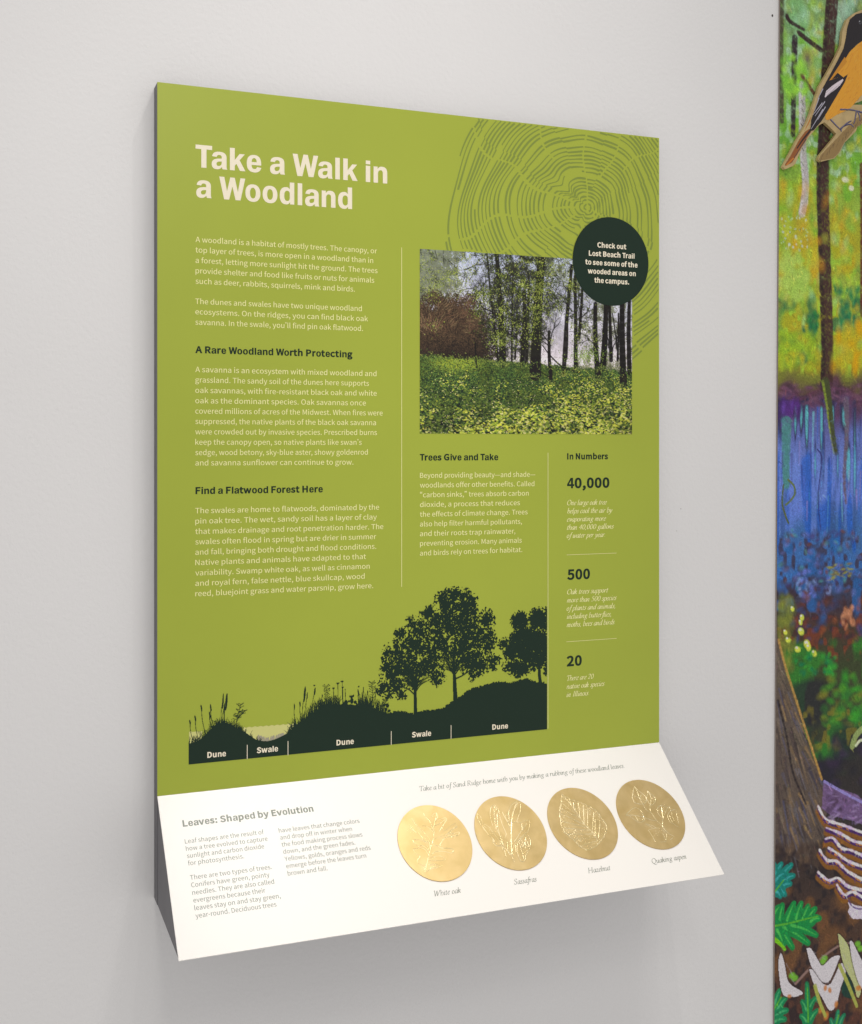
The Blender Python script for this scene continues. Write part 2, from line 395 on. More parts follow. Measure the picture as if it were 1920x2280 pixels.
    'w': "/n);'G*E'G+4*L+W,-+],-,$*N,p'G.#'G/T-,.[-,-l)m-K(6-F(6,~)m,,-,+2-,*<)m)u(6)q(6)Q)m(`-,'b-,",
    'x': ",]'U'G(V'G)A(f)v)h){)h*W(f+I'G,M'G*X*<,@-,+@-,*[+q*-*u*)*u)Q+q(g-,'d-,)J*D",
    'y': ",s(L$z)6%+)l%Q*9&/*X&w,f-,+l-,*j)y*?(@*:(@)b)y(S-,'S-,)o'F)c&{)O&M)5&*(q%o(I%f'}%o'k%(",
    'z': ",F'i'G,*'G,*(3(|(3+},X+}-,(+-,(+,@*j,@'i'w",
    '—': "0k't*%0=*%0=*a't*a",
    '’': "*&'{-b(3-=(`-Y)*.&)E.Y)O/9)I/_)9/{(}02(`09(C04(.0%'~/n'z/V'~/>(./+(A.z(Z.u(u.|(o.[(^.;(B-y",
    '“': ",.)Q/u)=0=(m/}(F/T(+.}'}.@('-x(7-Z(O-G(m-A).-F)B-T)N-i)R.$)N.<)B.O)/.](s.b(W.Y(^.{(o/?)./]!+S/u+?0=*n/}*G/T*,.})~.@*(-x*9-Z*Q-G*o-A+/-F+C-T+P-i+T.$+O.<+C.O+0.]*s.b*Y.Y*`.{*q/?+0/]",
    '”': ",.*$-b*8-=*e-Y+/.&+J.Y+T/9+N/_+>/{+&02*e09*G04*30%*'/n*#/V*'/>*3/+*F.z*_.u*z.|*t.[*b.;*G-y!'~-b(6-=(d-Y)..&)I.Y)S/9)M/_)</{)$02(c09(F04(20%(%/n'}/V(&/>(2/+(E.z(^.u(x.|(r.[(a.;(E-y",
    ' ': ')h',
}

BOLD, REG, LIGHT = 40, 5, -1
_A = ''.join(chr(c) for c in range(35, 127) if c != 92)
_I = {c: i for i, c in enumerate(_A)}


def decode(s):
    v = lambda i, t: _I[t[i]] * 91 + _I[t[i + 1]] - 400
    adv = v(0, s)
    cs = []
    for part in s[2:].split('!'):
        if part:
            k = [v(i, part) for i in range(0, len(part), 2)]
            cs.append([(k[i], k[i + 1]) for i in range(0, len(k), 2)])
    return adv, cs


def quad(spec, n=6):
    """TrueType-like outline: (x, y) on the curve, (x, y, 0) off the curve"""
    pts = []
    m = len(spec)
    full = []
    for i in range(m):
        full.append(spec[i])
        if len(spec[i]) == 3 and len(spec[(i + 1) % m]) == 3:
            a, b = spec[i], spec[(i + 1) % m]
            full.append(((a[0] + b[0]) / 2, (a[1] + b[1]) / 2))
    while len(full[0]) == 3:
        full = full[1:] + full[:1]
    m = len(full)
    i = 0
    while i < m:
        p = full[i]
        q = full[(i + 1) % m]
        pts.append((p[0], p[1]))
        if len(q) == 3:
            r = full[(i + 2) % m]
            for k in range(1, n):
                t = k / n
                pts.append((p[0] * (1 - t) ** 2 + 2 * q[0] * t * (1 - t) + r[0] * t * t,
                            p[1] * (1 - t) ** 2 + 2 * q[1] * t * (1 - t) + r[1] * t * t))
            i += 2
        else:
            i += 1
    return pts


def oval(cx, cy, rx, ry, n=26, p=2.25, rev=False):
    out = []
    for k in range(n):
        t = 2 * math.pi * k / n * (-1 if rev else 1)
        c, s = math.cos(t), math.sin(t)
        out.append((cx + rx * math.copysign(abs(c) ** (2 / p), c), cy + ry * math.copysign(abs(s) ** (2 / p), s)))
    return out


HEAVY = {
    'T': (560, [quad([(20, 700), (540, 700), (540, 572), (362, 572), (362, 0), (200, 0), (200, 572), (20, 572)])]),
    'l': (276, [quad([(60, 0), (60, 700), (216, 700), (216, 0)])]),
    'i': (276, [quad([(60, 0), (60, 530), (216, 530), (216, 0)]), quad([(60, 580), (60, 700), (216, 700), (216, 580)])]),
    'n': (586, [quad([(55, 0), (55, 530), (198, 530), (198, 452), (245, 542, 0), (350, 542), (535, 542, 0), (535, 340),
                      (535, 0), (380, 0), (380, 320), (380, 420, 0), (305, 420), (210, 420, 0), (210, 300), (210, 0)])]),
    'a': (556, [quad([(530, 0), (380, 0), (364, 30, 0), (360, 72), (300, -12, 0), (195, -12), (35, -12, 0), (35, 148),
                      (35, 308, 0), (250, 325), (352, 334), (352, 372), (352, 440, 0), (275, 440), (205, 440, 0),
                      (196, 372), (48, 384), (65, 542, 0), (282, 542), (507, 542, 0), (507, 370), (507, 110),
                      (507, 40, 0), (530, 0)]),
                quad([(352, 242), (275, 234), (187, 224, 0), (187, 160), (187, 96, 0), (247, 96), (352, 100, 0), (352, 208)])]),
    'k': (558, [quad([(55, 0), (55, 700), (211, 700), (211, 330), (365, 530), (532, 530), (366, 332), (552, 0), (376, 0),
                      (264, 212), (211, 148), (211, 0)])]),
    'e': (540, [quad([(502, 222), (192, 222), (192, 98, 0), (285, 98), (350, 98, 0), (368, 168), (506, 150), (466, -12, 0),
                      (278, -12), (36, -12, 0), (36, 264), (36, 542, 0), (278, 542), (505, 542, 0), (505, 255)]),
                quad([(194, 316), (356, 316), (352, 440, 0), (279, 440), (200, 440, 0)])]),
    'W': (868, [quad([(8, 700), (174, 700), (262, 262), (368, 700), (514, 700), (618, 262), (702, 700), (860, 700), (704, 0),
                      (541, 0), (436, 418), (330, 0), (166, 0)])]),
    'o': (572, [oval(286, 265, 250, 277), oval(286, 265, 96, 168)]),
    '4': (556, [quad([(300, 0), (442, 0), (442, 150), (530, 150), (530, 272), (442, 272), (442, 700), (268, 700), (18, 276), (18, 150), (300, 150)]),
                quad([(300, 272), (148, 272), (300, 540)])]),
    'M': (800, [quad([(60, 0), (60, 700), (268, 700), (395, 250), (522, 700), (732, 700), (732, 0), (582, 0), (582, 480), (450, 0),
                      (340, 0), (208, 480), (208, 0)])]),
    'd': (590, [quad([(535, 0), (535, 700), (380, 700), (380, 478), (340, 542, 0), (264, 542), (38, 542, 0), (38, 264),
                      (38, -12, 0), (258, -12), (342, -12, 0), (392, 74), (392, 0)]),
                quad([(380, 330), (380, 428, 0), (290, 428), (194, 428, 0), (194, 266), (194, 102, 0), (290, 102),
                      (380, 102, 0), (380, 212)])]),
}


def area(p):
    return sum(p[i][0] * p[(i + 1) % len(p)][1] - p[(i + 1) % len(p)][0] * p[i][1] for i in range(len(p))) / 2


def inside(pt, poly):
    x, y = pt
    r = False
    for i in range(len(poly)):
        (x1, y1), (x2, y2) = poly[i], poly[(i + 1) % len(poly)]
        if (y1 > y) != (y2 > y) and x < (x2 - x1) * (y - y1) / (y2 - y1) + x1:
            r = not r
    return r


def embolden(cs, off):
    """grow every outline by off, then squeeze back to the same capital height"""
    out = []
    for i, p in enumerate(cs):
        hole = sum(inside(p[0], q) for j, q in enumerate(cs) if j != i) % 2
        sgn = (1 if area(p) > 0 else -1) * (-1 if hole else 1)
        n = len(p)
        q = []
        for k in range(n):
            a, b, c = p[k - 1], p[k], p[(k + 1) % n]
            d1 = Vector((b[0] - a[0], b[1] - a[1]))
            d2 = Vector((c[0] - b[0], c[1] - b[1]))
            if d1.length < 1e-6 or d2.length < 1e-6:
                continue
            d1.normalize()
            d2.normalize()
            n1 = Vector((d1.y, -d1.x))
            n2 = Vector((d2.y, -d2.x))
            m = n1 + n2
            if m.length < 0.3:
                m = n1
            m.normalize()
            g = off / max(m.dot(n1), 0.6)
            q.append((b, (b[0] + m.x * g * sgn, b[1] + m.y * g * sgn)))
        for _ in range(40):             # drop corners whose edges turned round
            for k in range(len(q)):
                (o1, p1), (o2, p2) = q[k], q[(k + 1) % len(q)]
                if (o2[0] - o1[0]) * (p2[0] - p1[0]) + (o2[1] - o1[1]) * (p2[1] - p1[1]) <= 0 and len(q) > 3:
                    q[k] = (((o1[0] + o2[0]) / 2, (o1[1] + o2[1]) / 2), ((p1[0] + p2[0]) / 2, (p1[1] + p2[1]) / 2))
                    del q[(k + 1) % len(q)]
                    break
            else:
                break
        out.append([(x, (y + off) * 700 / (700 + 2 * off)) for _o, (x, y) in q])
    return out


def covered(cs):
    return sum(abs(area(c)) * (-1 if sum(inside(c[0], q) for j, q in enumerate(cs) if j != i) % 2 else 1) for i, c in enumerate(cs))


def sound(cs, orig):
    """the grown outline still fills cleanly"""
    d0 = [sum(inside(c[0], q) for j, q in enumerate(orig) if j != i) for i, c in enumerate(orig)]
    got = 0
    for i, c in enumerate(cs):
        if len(c) < 3 or area(c) * area(orig[i]) <= 0:
            return False
        if d0[i] % 2 == 0:
            grp = [c] + [h for j, h in enumerate(cs) if d0[j] % 2 and inside(h[0], c)]
            v = [p for q in grp for p in q]
            for a, b, k in tessellate_polygon([[Vector((x, y, 0)) for x, y in q] for q in grp]):
                got += abs((v[b][0] - v[a][0]) * (v[k][1] - v[a][1]) - (v[k][0] - v[a][0]) * (v[b][1] - v[a][1])) / 2
    return abs(got - covered(cs)) < 0.003 * got


_cache = {}


def glyph(ch, font):
    key = (ch, font)
    if key in _cache:
        return _cache[key]
    if font.startswith('italic'):
        r = italic_glyph(ch, (24, 40) if font == 'italic_fine' else (34, 58))
    else:
        if font == 'bold' and ch in HEAVY:
            adv, cs = HEAVY[ch]
        else:
            adv, cs = decode(GLYPHS[ch])
            if font == 'bold' and cs:
                off = BOLD
                while off > 15 and not sound(embolden(cs, off), cs):
                    off -= 2
                cs = embolden(cs, off)
                adv += 52
            elif cs:
                cs = embolden(cs, LIGHT if font == 'light' else REG)
        if cs:
            vs, tris = [], []
            depth = [sum(inside(c[0], q) for j, q in enumerate(cs) if j != i) for i, c in enumerate(cs)]
            for i, c in enumerate(cs):
                if depth[i] % 2 == 0:
                    grp = [c] + [h for j, h in enumerate(cs) if depth[j] % 2 and inside(h[0], c)]
                    b = len(vs)
                    vs += [p for q in grp for p in q]
                    tris += [tuple(b + k for k in t) for t in tessellate_polygon([[Vector((x, y, 0)) for x, y in q] for q in grp])]
            r = (adv, np.array(vs, float), tris, np.zeros(len(vs)))
        else:
            r = (adv, np.zeros((0, 2)), [], np.zeros(0))
    _cache[key] = r
    return r


# a broad-nib italic: pen strokes through these points (units as above, sheared when drawn)
EL = lambda cx, cy, rx, ry: [(cx + rx * math.cos(t * math.pi / 6 + 0.9), cy + ry * math.sin(t * math.pi / 6 + 0.9)) for t in range(13)]
PEN = {
    'a': (365, [[(300, 400), (210, 436), (100, 350), (55, 170), (85, 25), (165, 12), (260, 150), (305, 320)],
                [(318, 430), (290, 110), (305, 10), (345, 10), (390, 70)]]),
    'b': (365, [[(75, 740), (62, 400), (60, 150), (85, 20), (170, -5), (290, 90), (318, 290), (250, 420), (150, 390), (68, 260)]]),
    'c': (295, [[(265, 365), (225, 432), (130, 405), (62, 280), (55, 110), (115, 0), (200, 20), (275, 100)]]),
    'd': (375, [[(300, 400), (210, 436), (100, 350), (55, 170), (85, 25), (165, 12), (260, 150), (305, 320)],
                [(342, 740), (308, 300), (292, 60), (325, 5), (385, 60)]]),
    'e': (300, [[(62, 195), (170, 235), (262, 335), (232, 428), (150, 412), (65, 290), (52, 115), (115, 0), (200, 20), (285, 95)]]),
    'f': (240, [[(330, 690), (285, 745), (215, 690), (175, 400), (130, 0), (85, -210), (10, -250), (-50, -200)],
                [(55, 420), (285, 420)]]),
    'g': (370, [EL(185, 300, 105, 125), [(125, 175), (85, 95), (150, 45), (275, -10), (270, -160), (130, -235), (12, -180), (40, -70), (150, -5)],
                [(265, 385), (355, 405)]]),
    'h': (385, [[(75, 740), (66, 300), (58, 0)], [(64, 200), (150, 380), (245, 430), (315, 330), (310, 130), (265, 10), (195, 15)]]),
    'i': (195, [[(30, 340), (88, 428), (80, 200), (75, 40), (110, 5), (175, 70)], [(108, 590), (112, 625)]]),
    'k': (365, [[(75, 740), (62, 300), (55, 0)], [(62, 215), (170, 400), (265, 425), (255, 300), (95, 225)],
                [(95, 225), (180, 195), (245, 40), (290, 5), (355, 65)]]),
    'l': (195, [[(85, 740), (72, 300), (65, 50), (100, 5), (165, 65)]]),
    'm': (560, [[(25, 340), (72, 428), (66, 200), (56, 0)], [(66, 180), (140, 370), (205, 428), (250, 340), (236, 0)],
                [(246, 180), (320, 370), (388, 428), (428, 330), (408, 60), (440, 5), (510, 65)]]),
    'n': (390, [[(25, 340), (72, 428), (66, 200), (56, 0)], [(66, 180), (150, 370), (228, 428), (270, 330), (252, 60), (288, 5), (355, 65)]]),
    'o': (355, [EL(182, 215, 128, 212)]),
    'p': (375, [[(35, 340), (92, 428), (62, 0), (42, -245)], [(-10, -245), (95, -245)],
                [(80, 250), (160, 390), (255, 430), (318, 320), (300, 120), (205, 0), (105, 20), (72, 60)]]),
    'r': (285, [[(25, 340), (80, 428), (74, 200), (62, 0)], [(75, 215), (150, 370), (225, 430), (270, 385)]]),
    's': (265, [[(238, 370), (190, 432), (105, 395), (92, 310), (180, 205), (198, 100), (138, 0), (60, 12), (30, 75)]]),
    't': (230, [[(122, 570), (92, 300), (82, 50), (118, 5), (190, 65)], [(20, 418), (205, 418)]]),
    'u': (390, [[(25, 340), (80, 428), (62, 150), (92, 12), (170, 20), (265, 180), (302, 425)], [(305, 425), (282, 60), (320, 5), (375, 65)]]),
    'v': (340, [[(15, 360), (72, 428), (112, 300), (122, 40), (140, 5), (255, 160), (298, 330), (262, 428)]]),
    'w': (520, [[(15, 360), (72, 428), (88, 250), (82, 60), (130, 5), (225, 150), (272, 425)],
                [(275, 425), (252, 100), (300, 5), (425, 170), (462, 350), (425, 428)]]),
    'y': (360, [[(15, 360), (78, 428), (120, 200), (138, 20)], [(305, 425), (300, 250), (150, -100), (45, -240), (-30, -215)]]),
    'z': (320, [[(40, 340), (80, 410), (270, 410)], [(270, 408), (30, 20)], [(30, 22), (150, 30), (255, 0), (290, 60)]]),
    'O': (610, [EL(310, 350, 248, 350)]),
    'Q': (620, [EL(310, 350, 248, 350), [(230, 0), (350, -110), (520, -180), (640, -120)]]),
    'T': (500, [[(60, 560), (85, 680), (300, 682), (510, 690), (520, 590)], [(292, 690), (262, 0)], [(180, 8), (350, 8)]]),
    'S': (420, [[(355, 560), (335, 695), (200, 705), (105, 600), (145, 460), (280, 330), (318, 180), (230, 10), (95, 20), (45, 150)]]),
    'R': (540, [[(132, 690), (104, 0)], [(40, 8), (175, 8)], [(70, 680), (250, 695), (395, 620), (378, 450), (260, 355), (125, 355)],
                [(240, 350), (380, 80), (510, 8)]]),
    'I': (285, [[(155, 700), (122, 0)], [(60, 8), (190, 8)], [(90, 692), (222, 692)]]),
    'W': (790, [[(62, 700), (115, 680), (172, 0)], [(172, 0), (400, 640)], [(402, 690), (442, 0)], [(442, 0), (740, 690)],
                [(15, 692), (170, 692)], [(665, 692), (800, 692)]]),
    'H': (670, [[(152, 700), (112, 0)], [(562, 700), (522, 0)], [(132, 358), (545, 358)], [(50, 8), (175, 8)], [(460, 8), (585, 8)],
                [(90, 692), (215, 692)], [(500, 692), (625, 692)]]),
    '0': (420, [EL(210, 335, 150, 330)]),
    '2': (420, [[(65, 520), (120, 655), (250, 665), (322, 540), (245, 320), (55, 22)], [(55, 22), (200, 40), (350, 25)]]),
    '4': (420, [[(305, 680), (42, 220)], [(42, 218), (385, 218)], [(308, 680), (278, 0)]]),
    '5': (420, [[(350, 675), (165, 668)], [(165, 668), (112, 400)], [(112, 400), (250, 405), (335, 260), (280, 60), (145, -10), (50, 50)]]),
    ',': (185, [[(75, 50), (92, 0), (35, -115)]]),
    '.': (185, [[(72, 15), (80, 45)]]),
    ' ': (215, []),
}


def spline(p, n=5):
    if len(p) < 3:
        return [tuple(map(float, q)) for q in p]
    out = []
    for i in range(len(p) - 1):
        a, b, c, d = p[max(i - 1, 0)], p[i], p[i + 1], p[min(i + 2, len(p) - 1)]
        for k in range(n):
            t = k / n
            out.append(tuple(0.5 * (2 * b[j] + (c[j] - a[j]) * t + (2 * a[j] - 5 * b[j] + 4 * c[j] - d[j]) * t * t +
                                    (3 * b[j] - a[j] - 3 * c[j] + d[j]) * t ** 3) for j in (0, 1)))
    out.append(tuple(map(float, p[-1])))
    return out


def ribbon(pts, width):
    """two rails along a polyline; width is a function of (direction angle, fraction)"""
    L, R = [], []
    n = len(pts)
    for i, p in enumerate(pts):
        a, b = pts[max(i - 1, 0)], pts[min(i + 1, n - 1)]
        dx, dy = b[0] - a[0], b[1] - a[1]
        d = math.hypot(dx, dy) or 1
        wd = width(math.atan2(dy, dx), i / (n - 1)) / 2
        L.append((p[0] - dy / d * wd, p[1] + dx / d * wd))
        R.append((p[0] + dy / d * wd, p[1] - dx / d * wd))
    return L, R


def italic_glyph(ch, pen):
    adv, strokes = PEN[ch]
    vs, fs, lift = [], [], []
    nib = math.radians(28)
    for si, st in enumerate(strokes):
        p = spline(st)
        dot = len(st) == 2 and math.dist(st[0], st[1]) < 60
        wf = (lambda a, f: sum(pen)) if dot else (lambda a, f: pen[0] + pen[1] * abs(math.sin(a - nib)))
        L, R = ribbon(p, wf)
        b = len(vs)
        for l, r in zip(L, R):
            vs += [l, r]
            lift += [si + 1] * 2
        for k in range(len(p) - 1):
            q = b + 2 * k
            fs += [(q, q + 1, q + 3), (q, q + 3, q + 2)]
    v = np.array(vs, float).reshape(-1, 2)
    v[:, 0] += v[:, 1] * 0.22
    return adv, v, fs, np.array(lift, float)


KERN = {'Ta': -70, 'Wa': -45, 'Wo': -40, 'Tr': -45, 'Fo': -20, 'To': -60, 'Yo': -50, 'ry': 0, 'y,': -30, 'wo': -6, 'r,': -40}


def text_block(name, lines, font, cap, plane, mat, parent, lift, fit='px', label=None, fs_slope=1.0):
    """lines: (string, left x, baseline y, right x) measured on the photograph; baselines are evened out"""
    V, Fc = [], []
    base = []
    P = []
    for s, x0, y0, x1 in lines:
        a = plane.at(x0, y0)
        # right end: same height in the plane, found by walking along the line
        lo, hi = a[0], a[0] + 0.9
        for _ in range(40):
            mid = (lo + hi) / 2
            q = plane.world([(mid, a[1])])[0] - np.array(CAM)
            X = q[0] * CT - q[1] * ST
            Z = q[0] * ST + q[1] * CT
            if 686.026 + 2284.247 * X / Z < x1:
                lo = mid
            else:
                hi = mid
        P.append((s, a[0], a[1], lo))
    k = np.arange(len(P))
    vs = np.array([p[2] for p in P])
    if len(P) > 2:
        vs = np.polyval(np.polyfit(k, vs, 1), k)
    u0 = float(np.mean([p[1] for p in P])) if fit == 'flush' else None
    for i, (s, a, _, b) in enumerate(P):
        if u0 is not None:
            a = u0
        x = 0.0
        items = []
        for j, ch in enumerate(s):
            g = glyph(ch, font)
            if j and not font.startswith('italic'):
                x += KERN.get(s[j - 1] + ch, 0)
            items.append((x, g))
            x += g[0]
        ink0 = min(o + g[1][:, 0].min() for o, g in items if len(g[1]))
        ink1 = max(o + g[1][:, 0].max() for o, g in items if len(g[1]))
        sx = (b - a) / (ink1 - ink0)
        sy = cap / 700
        for o, g in items:
            if not len(g[1]):
                continue
            uv = np.empty_like(g[1])
            uv[:, 0] = a + (g[1][:, 0] + o - ink0) * sx
            uv[:, 1] = vs[i] - g[1][:, 1] * sy
            bs = sum(len(q) for q in V)
            V.append(plane.world(uv, lift + g[3] * 0.000012))
            Fc += [tuple(bs + t for t in tr) for tr in g[2]]
    V = np.concatenate(V)
    # faces must look along the plane's normal
    nrm = plane.n
    out = []
    for f in Fc:
        a, b, c = V[f[0]], V[f[1]], V[f[2]]
        cr = np.cross(b - a, c - a)
        if abs(cr @ cr) < 1e-22:
            continue
        out.append(f if cr @ nrm > 0 else f[::-1])
    o = mesh_obj(name, V, out, mat, parent)
    if label:
        o['label'] = label
    return o


# ------------------------------------------------------------------ flat painting on a fine grid of cells
class Canvas:
    def __init__(self, plane, u0, u1, v0, v1, cell, seed=1):
        self.plane, self.u0, self.v0, self.cell = plane, u0, v0, cell
        self.w = int(round((u1 - u0) / cell))
        self.h = int(round((v1 - v0) / cell))
        self.rgb = np.zeros((self.h, self.w, 3), np.float32)
        self.mask = np.zeros((self.h, self.w), np.float32)
        self.rng = np.random.default_rng(seed)

    def ij(self, x, y):
        u, v = self.plane.at(x, y)
        return (u - self.u0) / self.cell, (v - self.v0) / self.cell

    def noise(self, sx, sy=None, seed=0):
        """smooth value noise 0..1, feature size in cells"""
        sy = sy or sx
        r = np.random.default_rng(seed + 77)
        gw, gh = int(self.w / sx) + 3, int(self.h / sy) + 3
        g = r.random((gh, gw))
        x = np.arange(self.w) / sx
        y = np.arange(self.h) / sy
        xi, yi = x.astype(int), y.astype(int)
        fx, fy = x - xi, y - yi
        fx = fx * fx * (3 - 2 * fx)
        fy = (fy * fy * (3 - 2 * fy))[:, None]
        a = g[yi][:, xi] * (1 - fx) + g[yi][:, xi + 1] * fx
        b = g[yi + 1][:, xi] * (1 - fx) + g[yi + 1][:, xi + 1] * fx
        return a * (1 - fy) + b * fy

    def box(self, xs, ys, pad):
        x0, x1 = max(int(min(xs) - pad), 0), min(int(max(xs) + pad) + 2, self.w)
        y0, y1 = max(int(min(ys) - pad), 0), min(int(max(ys) + pad) + 2, self.h)
        if x0 >= x1 or y0 >= y1:
            return None
        return x0, x1, y0, y1

    def lay(self, bx, a, col):
        x0, x1, y0, y1 = bx
        if col is None:
            self.mask[y0:y1, x0:x1] = np.maximum(self.mask[y0:y1, x0:x1], a)
        else:
            t = self.rgb[y0:y1, x0:x1]
            t += (np.asarray(col, np.float32) - t) * a[..., None]
            self.mask[y0:y1, x0:x1] = np.maximum(self.mask[y0:y1, x0:x1], a)

    def blob(self, cx, cy, rx, ry, col, alpha=1.0, ang=0.0, soft=0.35):
        """cx, cy, rx, ry in cells"""
        R = max(rx, ry)
        bx = self.box([cx], [cy], R + 1)
        if not bx:
            return
        x0, x1, y0, y1 = bx
        X = np.arange(x0, x1)[None, :] - cx
        Y = np.arange(y0, y1)[:, None] - cy
        c, s = math.cos(ang), math.sin(ang)
        d = np.sqrt(((X * c + Y * s) / rx) ** 2 + ((-X * s + Y * c) / ry) ** 2)
        a = np.clip((1 - d) / soft, 0, 1) * alpha
        self.lay(bx, a.astype(np.float32), col)

    def line(self, pts, w0, w1, col, alpha=1.0, soft=0.6, tex=None):
        """pts in cells, widths in cells"""
        n = len(pts)
        tot = sum(math.dist(pts[i], pts[i + 1]) for i in range(n - 1)) or 1
        run = 0
        for i in range(n - 1):
            p, q = pts[i], pts[i + 1]
            L = math.dist(p, q)
            if L < 1e-6:
                continue
            wa = w0 + (w1 - w0) * run / tot
            run += L
            wb = w0 + (w1 - w0) * run / tot
            bx = self.box([p[0], q[0]], [p[1], q[1]], max(wa, wb) / 2 + 1.5)
            if not bx:
                continue
            x0, x1, y0, y1 = bx
            X = np.arange(x0, x1)[None, :] - p[0]
            Y = np.arange(y0, y1)[:, None] - p[1]
            dx, dy = (q[0] - p[0]) / L, (q[1] - p[1]) / L
            t = np.clip(X * dx + Y * dy, 0, L)
            d = np.hypot(X - t * dx, Y - t * dy)
            hw = (wa + (wb - wa) * t / L) / 2
            a = np.clip((hw - d) / soft + 0.5, 0, 1) * alpha
            if tex is not None:
                a = a * tex[y0:y1, x0:x1]
            self.lay(bx, a.astype(np.float32), col)

    def poly(self, pts, col, alpha=1.0, tex=None):
        xs, ys = [p[0] for p in pts], [p[1] for p in pts]
        bx = self.box(xs, ys, 1)
        if not bx:
            return
        x0, x1, y0, y1 = bx
        X = np.arange(x0, x1)[None, :] + 0 * np.arange(y0, y1)[:, None]
        Y = np.arange(y0, y1)[:, None] + 0 * X
        ins = np.zeros(X.shape, bool)
        for i in range(len(pts)):
            (ax, ay), (bx_, by) = pts[i], pts[(i + 1) % len(pts)]
            if ay == by:
                continue
            c = ((ay > Y) != (by > Y)) & (X < (bx_ - ax) * (Y - ay) / (by - ay) + ax)
            ins ^= c
        a = ins.astype(np.float32) * alpha
        if tex is not None:
            a = a * tex[y0:y1, x0:x1]
        self.lay(bx, a, col)

    def px(self, pts, smooth=0):
        p = [self.ij(x, y) for x, y in pts]
        return spline(p, smooth) if smooth else p

    def sheet(self, name, mat, parent, lift, colstep=None):
        """whole grid as one sheet of small quads with its colours"""
        cols = np.arange(self.w) if colstep is None else colstep
        rows = np.arange(self.h)
        U = self.u0 + cols * self.cell
        Vv = self.v0 + rows * self.cell
        uu, vv = np.meshgrid(U, Vv)
        P = self.plane.world(np.stack([uu.ravel(), vv.ravel()], 1), lift)
        nC = len(cols)
        i = (np.arange(self.h - 1)[:, None] * nC + np.arange(nC - 1)[None, :]).ravel()
        q = np.stack([i, i + nC, i + nC + 1, i + 1], 1)
        c = self.rgb[:, cols].reshape(-1, 3)
        return quads_obj(name, P, q, mat, parent, c)

    def runs(self, name, mat, parent, lift, thr=0.5):
        """only the painted cells, merged into horizontal strips"""
        m = self.mask > thr
        pad = np.zeros((self.h, 1), bool)
        e = np.diff(np.concatenate([pad, m, pad], 1).astype(np.int8), axis=1)
        r0, c0 = np.nonzero(e == 1)
        r1, c1 = np.nonzero(e == -1)
        U0, U1 = self.u0 + c0 * self.cell, self.u0 + c1 * self.cell
        V0, V1 = self.v0 + r0 * self.cell, self.v0 + (r0 + 1) * self.cell
        uv = np.stack([np.stack([U0, V0], 1), np.stack([U0, V1], 1), np.stack([U1, V1], 1), np.stack([U1, V0], 1)], 1).reshape(-1, 2)
        P = self.plane.world(uv, lift)
        q = np.arange(len(P)).reshape(-1, 4)
        return quads_obj(name, P, q, mat, parent)

    def cells(self, name, mat, parent, lift, thr=0.5):
        """painted cells with their colours"""
        m = self.mask > thr
        r, c = np.nonzero(m)
        U0, V0 = self.u0 + c * self.cell, self.v0 + r * self.cell
        U1, V1 = U0 + self.cell, V0 + self.cell
        uv = np.stack([np.stack([U0, V0], 1), np.stack([U0, V1], 1), np.stack([U1, V1], 1), np.stack([U1, V0], 1)], 1).reshape(-1, 2)
        P = self.plane.world(uv, lift)
        q = np.arange(len(P)).reshape(-1, 4)
        return quads_obj(name, P, q, mat, parent, np.repeat(self.rgb[r, c], 4, axis=0))


# ------------------------------------------------------------------ wall
wall = mesh_obj('wall', [(-3.5, DEPTH, -2.2), (4.5, DEPTH, -2.2), (4.5, DEPTH, 2.6), (-3.5, DEPTH, 2.6)], [(0, 1, 2, 3)], M['wall'])
tag(wall, kind='structure')
WALLP = Plane((0, DEPTH, 0), (1, 0, 0), (0, 0, -1), (0, -1, 0))
for x, y, r in ((1720, 35, 0.0022), (1516, 1133, 0.0007), (1507, 1182, 0.0006)):
    u, v = WALLP.at(x, y)
    rr = random.Random(x)
    k = 9
    ring = [(u + r * rr.uniform(0.6, 1.1) * math.cos(i * 6.283 / k), v + r * rr.uniform(0.6, 1.3) * math.sin(i * 6.283 / k)) for i in range(k)]
    o = mesh_obj('paint_chip', WALLP.world(ring, 0.0003), [tuple(range(k))[::-1]], M['speck'], wall)

# ------------------------------------------------------------------ the sign
sign = empty('display_panel', (WIDTH / 2, DEPTH, -BACK),
             'green woodland information panel with white slanted ledge and brass discs, mounted on pale wall', 'sign')
T = 0.0012     # thickness of the printed laminate sheets


def prism(name, prof, x0, x1, mat, parent, bevel=0.0):
    """closed profile in (out, down) metres swept from x0 to x1"""
    n = len(prof)
    vs = [(x, -o, -d) for x in (x0, x1) for o, d in prof]
    fs = [tuple(range(n)), tuple(range(2 * n - 1, n - 1, -1))]
    fs += [(i, i + n, (i + 1) % n + n, (i + 1) % n) for i in range(n)]
    o = mesh_obj(name, vs, fs, mat, parent)
    me = o.data
    import bmesh
    bm = bmesh.new()
    bm.from_mesh(me)
    bmesh.ops.recalc_face_normals(bm, faces=bm.faces)
    bm.to_mesh(me)
    bm.free()
    if bevel:
        md = o.modifiers.new('soft_edge', 'BEVEL')
        md.width = bevel
        md.segments = 2
    return o


cut = 0.0004
frontY = BACK + (HINGE + LB - BACK) * DEPTH / (DEPTH + LA)
prism('backing_box', [(-DEPTH, TOP), (-T, TOP), (-T, frontY - 0.0008), (-DEPTH, BACK)], 0, WIDTH, M['side'], sign, 0.0005)
